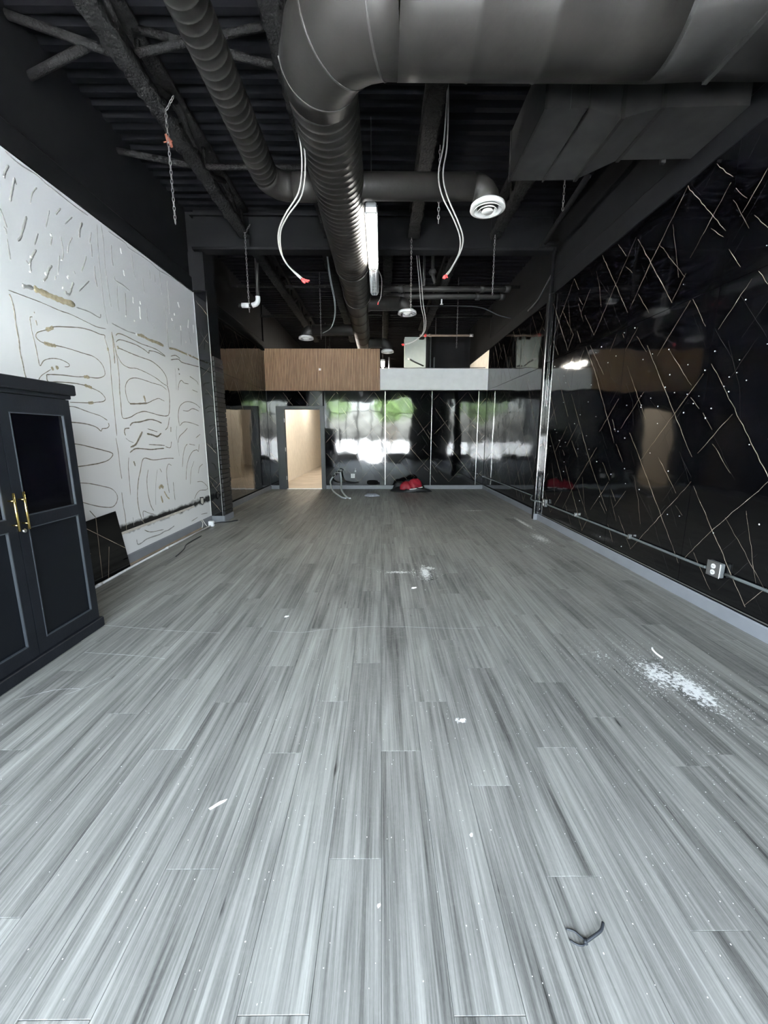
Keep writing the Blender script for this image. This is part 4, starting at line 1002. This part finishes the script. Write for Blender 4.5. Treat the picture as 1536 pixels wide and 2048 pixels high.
# elbow in gores
ec=(.12,YC+.52); er=.52
el=arc(ec,er,-math.pi/2,-math.pi,ZC,6)
m=MB(); N_=len(el); m.sweep(el,[RC_-.06*(i/(N_-1)) for i in range(N_)],40,smooth=True); part('elbow',m,DUCT,dt)
for i in (1,3,5):
    a=Vector(el[i]); d_=(Vector(el[min(i+1,N_-1)])-Vector(el[i-1])).normalized(); R=RC_-.06*(i/(N_-1))+.004
    m=MB(); m.sweep([a-d_*.006,a+d_*.006],R,40); part('elbow_seam',m,mat('worn_duct_seam',(.03,.029,.028),.5,spec=.3),dt)
m=MB(); ridged(m,(MX,YC+.52,ZC),(MX,6.1,ZC),.245,.082,36,.0022,.235); part('spiral_trunk',m,DUCT,dt)
m=MB(); ridged(m,(MX,6.1,ZC),(MX,7.35,ZC),.228,.20,36,.003,.222); part('spiral_trunk',m,DUCT,dt)
m=MB(); ridged(m,(MX-.03,7.35,ZC),(MX-.06,12.6,ZC),.195,.6,32,.003,.17); part('spiral_trunk',m,DUCT,dt)
for yy,R in ((6.1,.243),(7.35,.232)):
    m=MB(); m.sweep([(MX,yy-.02,ZC),(MX,yy+.02,ZC)],R,36); part('joint_band',m,DUCT,dt)
# thin spiral duct on the left
LX=-1.06
dl=thing('spiral_duct','thinner black spiral duct left of the main duct, elbowing into it','duct',(LX,2,3.6))
m=MB(); ridged(m,(LX,YF+.1,ZC),(LX,4.16,ZC),.118,.072,28,.002); part('spiral_run',m,DUCT,dl)
m=MB(); m.sweep(arc((LX+.22,4.15),.22,math.pi,math.pi/2,ZC,5),.118,28); part('elbow',m,DUCT,dl)
m=MB(); m.sweep([(LX+.2,4.37,ZC),(MX-.18,4.37,ZC)],.118,28); part('connector',m,DUCT,dl)
def diffuser(t,c,r):
    x,y,z=c
    m=MB(); m.lathe(c,[(r*.55,.02),(r*.62,.01),(r,-.012),(r*1.02,-.006),(r*.98,.03),(r*.75,.055),(r*.7,.055)],32); d_=part('diffuser',m,GRILLE,t,'white round diffuser')
    for k,(a,b) in enumerate(((.80,.62),(.56,.40))):
        m=MB(); m.lathe(c,[(r*a,-.022-.006*k),(r*b,.004-.006*k),(r*b,.010-.006*k),(r*a,-.014-.006*k),(r*a,-.022-.006*k)],28); part('cone_ring',m,GRILLE,d_)
    m=MB(); m.lathe(c,[(0,-.034),(r*.30,-.034),(r*.34,-.026),(r*.30,-.016),(0,-.016)],24); part('centre_disc',m,GRILLE,d_)
    m=MB(); m.lathe(c,[(0,.012),(r*.9,.012),(r*.9,.02),(0,.02)],24); part('throat',m,DARKSLOT,d_)
def branch(label,x0,x1,y,z,R,zd,dr,hang=None):
    sg=1 if x1>x0 else -1
    t=thing('branch_duct',label,'duct',((x0+x1)/2,y,zd),'branch ducts with round diffusers')
    er=R*1.25
    m=MB(); m.sweep([(x0,y,z),(x0+sg*.05,y,z),(x1-sg*er,y,z)],[R*1.18,R,R],28); part('pipe',m,DUCT,t)
    e=[(x1-sg*er+sg*er*math.sin(a),y,z-er+er*math.cos(a)) for a in [i*math.pi/2/4 for i in range(5)]]
    e.append((x1,y,zd+.05)); m=MB(); m.sweep(e,R,28); part('elbow',m,DUCT,t)
    diffuser(t,(x1,y,zd),dr); return t
branch('near black branch duct with round white diffuser, right of the main duct',MX+.20,1.04,4.37,3.76,.113,3.575,.165)
branch('middle black branch duct with round white diffuser beyond the light',MX+.18,.46,7.5,3.66,.115,3.50,.16)
branch('black branch duct reaching left with white diffuser over the slat header',MX-.2,-1.63,9.3,3.66,.115,3.49,.16)
branch('farthest black branch duct with white diffuser beside the slat header edge',MX+.1,.16,10.3,3.62,.115,3.41,.15)
# boxy duct on the right
rd=thing('rectangular_duct','black boxy sheet metal duct with a stepped underside by the right wall','duct',(1.95,3.75,3.68))
ZT=4.12
secs=[(1.19,3.37,4.20,3.72),(1.50,3.36,4.19,3.72),(1.75,3.37,4.08,3.665),(2.03,3.35,3.91,3.72),(2.64,3.33,3.89,3.72)]
m=MB(); m.quadloft([[(x_,a,zb),(x_,b,zb),(x_,b,ZT),(x_,a,ZT)] for x_,a,b,zb in secs]); part('duct_body',m,DUCTDARK,rd)
for (x_,a,b,zb) in (secs[2],secs[3],(1.50,3.36,4.19,3.72)):
    wd=.014 if x_>1.6 else .006
    m=MB(); m.quadloft([[(x_+s_*wd,a-.012,zb-.012),(x_+s_*wd,b+.012,zb-.012),(x_+s_*wd,b+.012,ZT+.01),(x_+s_*wd,a-.012,ZT+.01)] for s_ in (-1,1)]); part('seam_flange',m,DUCT,rd)
m=MB(); m.box((1.182,3.362,3.712),(1.20,3.38,ZT)); m.box((1.182,4.19,3.712),(1.20,4.208,ZT)); m.box((1.182,3.38,3.712),(1.20,4.19,3.73)); part('end_frame',m,DUCT,rd)
part('hanger_strap',MB().box((2.40,3.905,3.70),(2.44,3.93,ZD-.03)),DUCTDARK,rd)
part('hanger_strap',MB().box((1.36,3.34,3.705),(1.39,3.35,ZD-.03)),DUCTDARK,rd)

# ------------------------------------------------------------------ lights
def wireguard(t,x,z,y0,y1,step):
    m=MB(); y=y0
    while y<=y1+1e-6:
        m.sweep([(x-.066,y,z+.05),(x-.062,y,z-.01),(x-.038,y,z-.045),(x+.038,y,z-.045),(x+.062,y,z-.01),(x+.066,y,z+.05)],.0028,5); y+=step
    for dx,dz in ((-.062,-.01),(-.038,-.045),(0,-.047),(.038,-.045),(.062,-.01)): m.sweep([(x+dx,y0,z+dz),(x+dx,y1,z+dz)],.0026,5)
    part('wire_guard',m,STEEL,t)
LXF,LZ=-.098,3.63
t=thing('strip_light','lit fluorescent strip light with wire guard hanging beside the main duct','light',(LXF,5.2,LZ-.05))
part('housing',MB().bevbox((LXF-.055,4.52,LZ+.03),(LXF+.055,5.90,LZ+.085),.012),HOUSING,t)
for dx in (-.024,.024):
    m=MB(); m.sweep([(LXF+dx,4.56,LZ+.005),(LXF+dx,5.86,LZ+.005)],.016,12); part('tube',m,TUBEON,t)
for y in (4.535,5.885): part('lamp_holder',MB().box((LXF-.055,y-.015,LZ-.016),(LXF+.055,y+.015,LZ+.03)),WHITEPLASTIC,t)
wireguard(t,LXF,LZ,4.53,5.90,.05)
for y in (4.75,5.7):
    m=MB(); m.sweep([(LXF,y,LZ+.08),(LXF,y,ZD-.03)],.004,6); part('hanger_wire',m,CHAIN,t)
t=thing('strip_light','unlit strip light with ribbed wire guard behind the lit one','light',(LXF,6.4,LZ-.05))
part('housing',MB().bevbox((LXF-.06,5.93,LZ+.03),(LXF+.06,6.84,LZ+.075),.01),HOUSING,t)
for dx in (-.03,.03):
    m=MB(); m.sweep([(LXF+dx,5.96,LZ+.005),(LXF+dx,6.80,LZ+.005)],.014,12); part('tube',m,TUBEOFF,t)
for y in (5.945,6.82): part('lamp_holder',MB().box((LXF-.05,y-.012,LZ-.014),(LXF+.05,y+.012,LZ+.03)),HOUSING,t)
wireguard(t,LXF,LZ,5.94,6.84,.05)
m=MB(); m.sweep([(LXF,6.4,LZ+.07),(LXF,6.4,4.07)],.004,6); part('hanger_wire',m,CHAIN,t)
m=MB(); m.sweep(spline([(LXF+.05,6.05,LZ+.04),(LXF+.11,6.3,LZ-.0),(LXF+.10,6.65,LZ-.12),(LXF+.06,6.8,LZ-.16)],5),.006,6); c=part('power_whip',m,WIRE,t)
m=MB(); m.sweep([(LXF+.06,6.8,LZ-.16),(LXF+.05,6.83,LZ-.19)],[.010,.006],8); part('wire_nut',m,REDNUT,c)
for (nm,x,y0,y1,z,lab) in (('a',.05,11.0,11.9,3.30,'lit fluorescent tube behind the header, mirrored in the right wall'),('b',-1.6,12.2,13.4,3.45,'lit fluorescent tube over the back passage'),('c',-1.9,15.2,16.4,3.45,'lit fluorescent tube deep in the back passage')):
    t=thing('passage_light',lab,'light',(x,(y0+y1)/2,z-.02),'tubes behind the partition')
    part('housing',MB().bevbox((x-.06,y0,z+.02),(x+.06,y1,z+.07),.01),HOUSING,t)
    m=MB(); m.sweep([(x,y0+.03,z),(x,y1-.03,z)],.02,12); part('tube',m,BACKTUBE,t)
    for y in (y0+.02,y1-.02): part('lamp_holder',MB().box((x-.02,y-.015,z-.02),(x+.02,y+.015,z+.02)),WHITEPLASTIC,t)
    for y in (y0+.1,y1-.1):
        m=MB(); m.sweep([(x,y,z+.07),(x,y,ZD-.03)],.004,6); part('hanger_wire',m,CHAIN,t)

# ------------------------------------------------------------------ hanging cables
def cable(pts,label,off,nuts=True,r_=.0065,up=None,mt=None):
    mt=mt or WIRE
    P=[Vector(p) for p in pts]
    if up: P=[Vector(up)]+P
    t=thing('hanging_cable',label,'cable',tuple(P[-1]),'cut cables hanging from the ceiling')
    A_=spline(P,5); m=MB(); m.sweep(A_,r_,7); part('sheath',m,mt,t)
    n=len(P); Bp=[p+Vector((off*math.sin(math.pi*min(1,i/(n-1)*1.15)) if i<n-1 else off*.3,.01,.012*math.sin(i*2.1))) for i,p in enumerate(P)]
    m=MB(); B_=spline(Bp,5); m.sweep(B_,r_,7); part('sheath',m,mt,t)
    for E_ in ((A_,B_) if nuts else ()):
        d_=(E_[-1]-E_[-2]).normalized(); s_=E_[-1]
        m=MB(); m.sweep([s_,s_+d_*.02,s_+d_*.045],[.004,.012,.006],7); part('wire_nut',m,REDNUT,t)
        m=MB(); m.sweep([s_+d_*.01,s_+d_*.04+Vector((.03,0,.005))],[.004,.006],6); part('wire_nut',m,REDNUT,t)
    return t
cable(WIRE_A,'pair of pale cut cables with red caps looping left of the main duct',.025)
cable(WIRE_B,'pair of pale cut cables with red caps hanging right of the near diffuser branch',.045,up=(WIRE_B[0][0],WIRE_B[0][1],4.6))
cable(WIRE_C,'long pale cut cables with red cap hanging toward the green board',.04,up=(WIRE_C[0][0],WIRE_C[0][1],4.6))
cable(WIRE_D,'dark cut cable curling left of the main duct in the rear bay',.015,nuts=False,mt=DARKCONDUIT,r_=.005,up=(WIRE_D[0][0],WIRE_D[0][1],4.6))

# chains
def chain(x,y,z1,z0,label,vee=True):
    m=MB(); z=z1; k=0; L_=.036; r_=.0032
    def link(c,ax,k):
        q=[]
        for i in range(9):
            a=2*math.pi*i/8; u=math.cos(a)*.010; v=math.sin(a)*L_*.62
            q.append((c[0]+(u if k%2 else 0)+ax[0]*v,c[1]+(0 if k%2 else u)+ax[1]*v,c[2]+ax[2]*v))
        m.sweep(q,r_,5,caps=False)
    if vee:
        for s_ in (-1,1):
            for i in range(4): f=i/4; link((x+s_*.07*(1-f),y,z1+.10*(1-f)-.0),(s_*.5,0,.8),i)
    while z>z0: link((x,y,z),(0,0,1),k); z-=L_; k+=1
    return solo('chain',m,CHAIN,label,'chain',(x,y,z0),'chains hanging from the joists')
CL=['long rusty chain hanging from the joist at upper left','thin chain hanging beside the white pipe elbow','short chain hanging behind the near branch duct','short chain hanging under the boxy duct','thin chain hanging from the right joist end','short chain hanging left of the main duct, rear bay','thin chain hanging in front of the white header, rear bay','thin chain hanging right of the strip light']
CX=[-1.955,-1.955,.52,1.978,1.64,-1.216,1.6,.443]
for i,(x,y,z1,z0) in enumerate(CHAINS): chain(x,y,4.58 if i in (3,5,6) else z1+.02,z0,CL[i],i in (0,1))
for p,q,l in (((-1.216,8.677,4.17),(-1.216,8.677,4.6),0),((1.6,8.956,4.17),(1.6,8.956,4.6),0)): pass

# ------------------------------------------------------------------ pipes in the ceiling space
t=thing('drain_pipe','dark drop pipe ending in a white plastic elbow, upper left','pipe',(-2.16,7.6,3.66))
m=MB(); m.sweep([(-2.14,7.6,4.60),(-2.155,7.6,3.76)],.032,12); part('riser',m,DUCTDARK,t)
m=MB(); m.sweep(spline([(-2.155,7.6,3.80),(-2.157,7.6,3.73),(-2.19,7.6,3.68),(-2.26,7.6,3.655)],5),.042,12); part('white_elbow',m,WHITEPLASTIC,t,'white plastic elbow')
m=MB(); m.sweep([(-2.30,7.6,3.655),(-2.44,7.6,3.655)],.042,12); part('white_coupling',m,WHITEPLASTIC,t)
m=MB(); m.sweep([(-2.25,7.6,3.655),(-2.31,7.6,3.655)],.036,12); m.sweep([(-2.43,7.6,3.655),(-2.50,7.6,3.655)],.034,12); part('stub',m,DUCTDARK,t)
for i,(y,z,r_,x0,x1,l) in enumerate(((7.70,3.96,.045,.05,2.30,'upper black sprinkler pipe crossing the rear bay'),(7.95,3.92,.05,.1,2.28,'thick black sprinkler pipe crossing the rear bay below the upper one'))):
    t=thing('sprinkler_pipe',l,'pipe',((x0+x1)/2,y,z-.05),'sprinkler pipes')
    m=MB(); m.sweep([(x0,y,z),(x1,y,z)],r_,12); part('pipe',m,DUCTDARK,t)
    for x in (x0+.3,x1-.5,x1-.05): m=MB(); m.sweep([(x-.04,y,z),(x+.04,y,z)],r_*1.25,12); part('coupling',m,DUCTDARK,t)
    m=MB(); m.sweep([(x0+.7,y,z),(x0+.7,y,ZD-.03)],.008,6); part('hanger_rod',m,CHAIN,t)
sp_=t
m=MB(); m.sweep([(1.12,7.95,3.88),(1.12,7.95,3.80)],.012,8); sh_=part('sprinkler_head',m,WHITEPLASTIC,sp_,'white sprinkler head')
m=MB(); m.lathe((1.12,7.95,3.78),[(0,0),(.03,0),(.03,.006),(.012,.02),(0,.02)],12); part('deflector',m,WHITEPLASTIC,sh_)
t=thing('valve_pipe','black pipe with valve hanging over the crossing pipes','pipe',(.92,7.6,3.95))
m=MB(); m.sweep(spline([(.90,7.6,4.5),(.90,7.6,4.25),(.91,7.58,4.12),(.95,7.6,4.02)],4),.03,10); part('pipe',m,DUCTDARK,t)
m=MB(); m.lathe((.90,7.6,4.15),[(0,0),(.05,.01),(.07,.05),(.05,.09),(0,.10)],12); part('valve',m,DUCTDARK,t)
t=thing('rusty_pipe','bare brown pipe running level behind the header','pipe',(1.85,11.5,4.05))
m=MB(); m.sweep([(1.05,11.5,4.068),(2.44,11.5,4.07)],.028,10); part('pipe',m,BROWNPIPE,t)
m=MB(); m.sweep([(2.40,11.5,4.07),(2.50,11.5,4.07)],.038,10); part('cap',m,STEEL,t)
for x in (1.33,1.2): m=MB(); m.sweep([(x-.03,11.5,4.068),(x+.03,11.5,4.068)],.04,10); part('fitting',m,REDNUT if x<1.25 else BROWNPIPE,t)
m=MB(); m.sweep([(1.48,11.5,4.08),(1.48,11.5,ZD-.03)],.008,6); part('hanger_rod',m,CHAIN,t)
t=thing('green_board_box','pale green gypsum boxed shaft rising behind the white header','shaft',(1.05,12.75,0))
part('front_board',MB().box((.74,12.60,0),(1.34,12.63,4.28)),GREENBOARD,t)
part('side_board',MB().box((.71,12.60,0),(.74,12.95,4.28)),GREENBOARD,t)
part('stud',MB().box((1.34,12.60,0),(1.42,12.95,4.20)),BLACKPAINT,t)
m=MB(); m.sweep([(.85,12.585,3.66),(1.0,12.585,3.58),(1.28,12.585,3.46)],.022,6); part('black_cable',m,BLACKWIRE,t)
m=MB(); m.sweep([(.80,12.58,3.665),(.87,12.58,3.66)],.03,8); part('white_cap',m,WHITEPLASTIC,t)
for i,(x,l) in enumerate(((1.50,'slim grey pipe standing behind the header beside the green board'),(1.62,'short slim pipe standing behind the header'))):
    bar('riser_pipe',(x,12.8,0),(x,12.8,4.4 if i==0 else 3.75),.022,DARKCONDUIT,l,'pipe','riser pipes')
bar('riser_pipe',(.22,11.0,0),(.22,11.0,3.42),.018,STEEL,'bright thin pipe just right of the slat header edge','pipe','riser pipes')
t=thing('corner_pipe','dark pipe following the ceiling to the right corner post','pipe',(2.45,6.0,4.0))
m=MB(); m.sweep([(2.20,4.75,4.12),(2.33,6.28,4.10)],.035,10); part('pipe',m,BLACKPAINT,t)
m=MB(); m.sweep([(2.28,6.30,4.10),(2.52,6.30,4.10)],.045,10); part('tee',m,BLACKPAINT,t)
m=MB(); m.sweep([(2.52,6.32,4.10),(2.60,6.60,4.08),(2.615,6.63,3.55)],.026,10); part('drop',m,BLACKPAINT,t)
m=MB(); m.sweep(spline([(2.62,6.63,3.85),(2.66,6.9,3.82),(2.70,7.4,3.70),(2.71,7.9,3.66)],5),.014,8); part('side_cable',m,BLACKWIRE,t)
m=MB(); m.sweep(spline([(.5,8.9,4.02),(1.2,8.9,4.04),(2.0,8.9,4.02),(2.45,8.9,3.86),(2.72,8.9,3.80)],6),.011,8)
solo('drooping_cable',m,BLACKWIRE,'dark cable drooping across the rear bay to the right wall','cable',(1.5,8.9,3.8))

# ------------------------------------------------------------------ small litter
rr=random.Random(21)
def chipmesh(mb,x,y,s_,z=0.0):
    n=5; k=len(mb.v); a0=rr.uniform(0,6)
    h=s_*.35
    for i in range(n):
        a=a0+6.283*i/n; r_=s_*rr.uniform(.5,1); mb.v.append((x+r_*math.cos(a),y+r_*math.sin(a)*1.3,z+.0004))
    mb.v.append((x,y,z+h))
    for i in range(n): mb.face([k+i,k+(i+1)%n,k+n])
m=MB()
for i in range(900):
    u=rr.random()
    x=rr.triangular(-1.6,2.5,1.4) if u<.7 else rr.uniform(-2.0,2.5); y=.75+abs(rr.gauss(0,1.5))
    if x < -2.0+.0 or y>9: continue
    if x<-1.9 and y<3: continue
    chipmesh(m,x,y,rr.uniform(.0010,.0025))
for (cx,cy,sx,sy,n,s0) in ((1.66,2.15,.14,.16,420,.0035),(1.80,2.02,.10,.22,380,.0035),(1.42,2.36,.15,.16,120,.003),(.47,3.92,.08,.13,110,.006),(.25,3.98,.16,.05,50,.005),(2.2,5.4,.1,.3,60,.006)):
    for i in range(n): chipmesh(m,min(rr.gauss(cx,sx),2.6),rr.gauss(cy,sy),rr.uniform(.3,1)*s0)
solo('plaster_crumbs',m,CHIP,'scattered white plaster crumbs on the plank floor','debris',(0,2,0),kind='stuff')
for i,(x,y,s_,l) in enumerate(((-.748,2.954,.020,'white plaster chip alone on the planks left of centre'),(.319,1.186,.008,'small white plaster chip in the near foreground'),(.407,1.774,.016,'white plaster flake right of centre, middle foreground'),(.30,3.55,.03,'white plaster lump in front of the spilled plaster'),(-.01,.97,.007,'tiny white plaster chip at the bottom centre'))):
    m=MB(); chipmesh(m,x,y,s_); chipmesh(m,x+s_*.6,y+s_*.3,s_*.7); solo('plaster_chip',m,CHIP,l,'chip',(x,y,0),'loose plaster chips')
m=MB(); m.prism([(-.66,1.295),(-.652,1.29),(-.61,1.325),(-.605,1.335),(-.63,1.325)],2,.0003,.0025); solo('paper_sliver',m,CHIP,'white sliver of paper on the near planks','scrap',(-.635,1.315,0))
m=MB(); m.sweep(spline([(1.80,2.33,.004),(1.795,2.38,.006),(1.805,2.43,.005),(1.82,2.455,.004)],4),[.006]*13,6); solo('plaster_curl',m,CHIP,'white curl of plaster among the crumbs at right','chip',(1.8,2.4,0))
# zip-tie like scrap of black wire
t=thing('wire_scrap','black forked scrap of wire on the near floor at lower right','wire',(.585,.88,0))
m=MB(); m.sweep(spline([(.532,.905,.004),(.552,.898,.005),(.565,.885,.005),(.573,.874,.005)],4),.0028,7); part('strand',m,BLACKWIRE,t)
m=MB(); m.sweep(spline([(.530,.879,.004),(.545,.868,.005),(.562,.866,.005),(.573,.874,.005)],4),.0026,7); part('strand',m,BLACKWIRE,t)
m=MB(); m.sweep(spline([(.573,.874,.005),(.597,.882,.010),(.625,.893,.016),(.640,.910,.018)],4),[.0042]*13,7); part('strand',m,BLACKWIRE,t)
m=MB(); m.sweep([(.571,.868,.006),(.574,.880,.006)],.0052,7); part('knot',m,BLACKWIRE,t)
# pale specks stuck on the right wall sheets
m=MB(); rr=random.Random(31)
for i in range(95):
    y=rr.uniform(2.3,6.6); z=max(.2,rr.gauss(1.6,.65)); s_=rr.uniform(.003,.007)
    if z>3.4: continue
    k=len(m.v)
    for j in range(6): a=6.283*j/6; m.v.append((XR-.0045,y+s_*math.cos(a),z+s_*math.sin(a)))
    m.v.append((XR-.010,y,z))
    for j in range(6): m.face([k+j,k+(j+1)%6,k+6])
o=part('wall_speck',m,SPECK,wr); o['kind']='stuff'
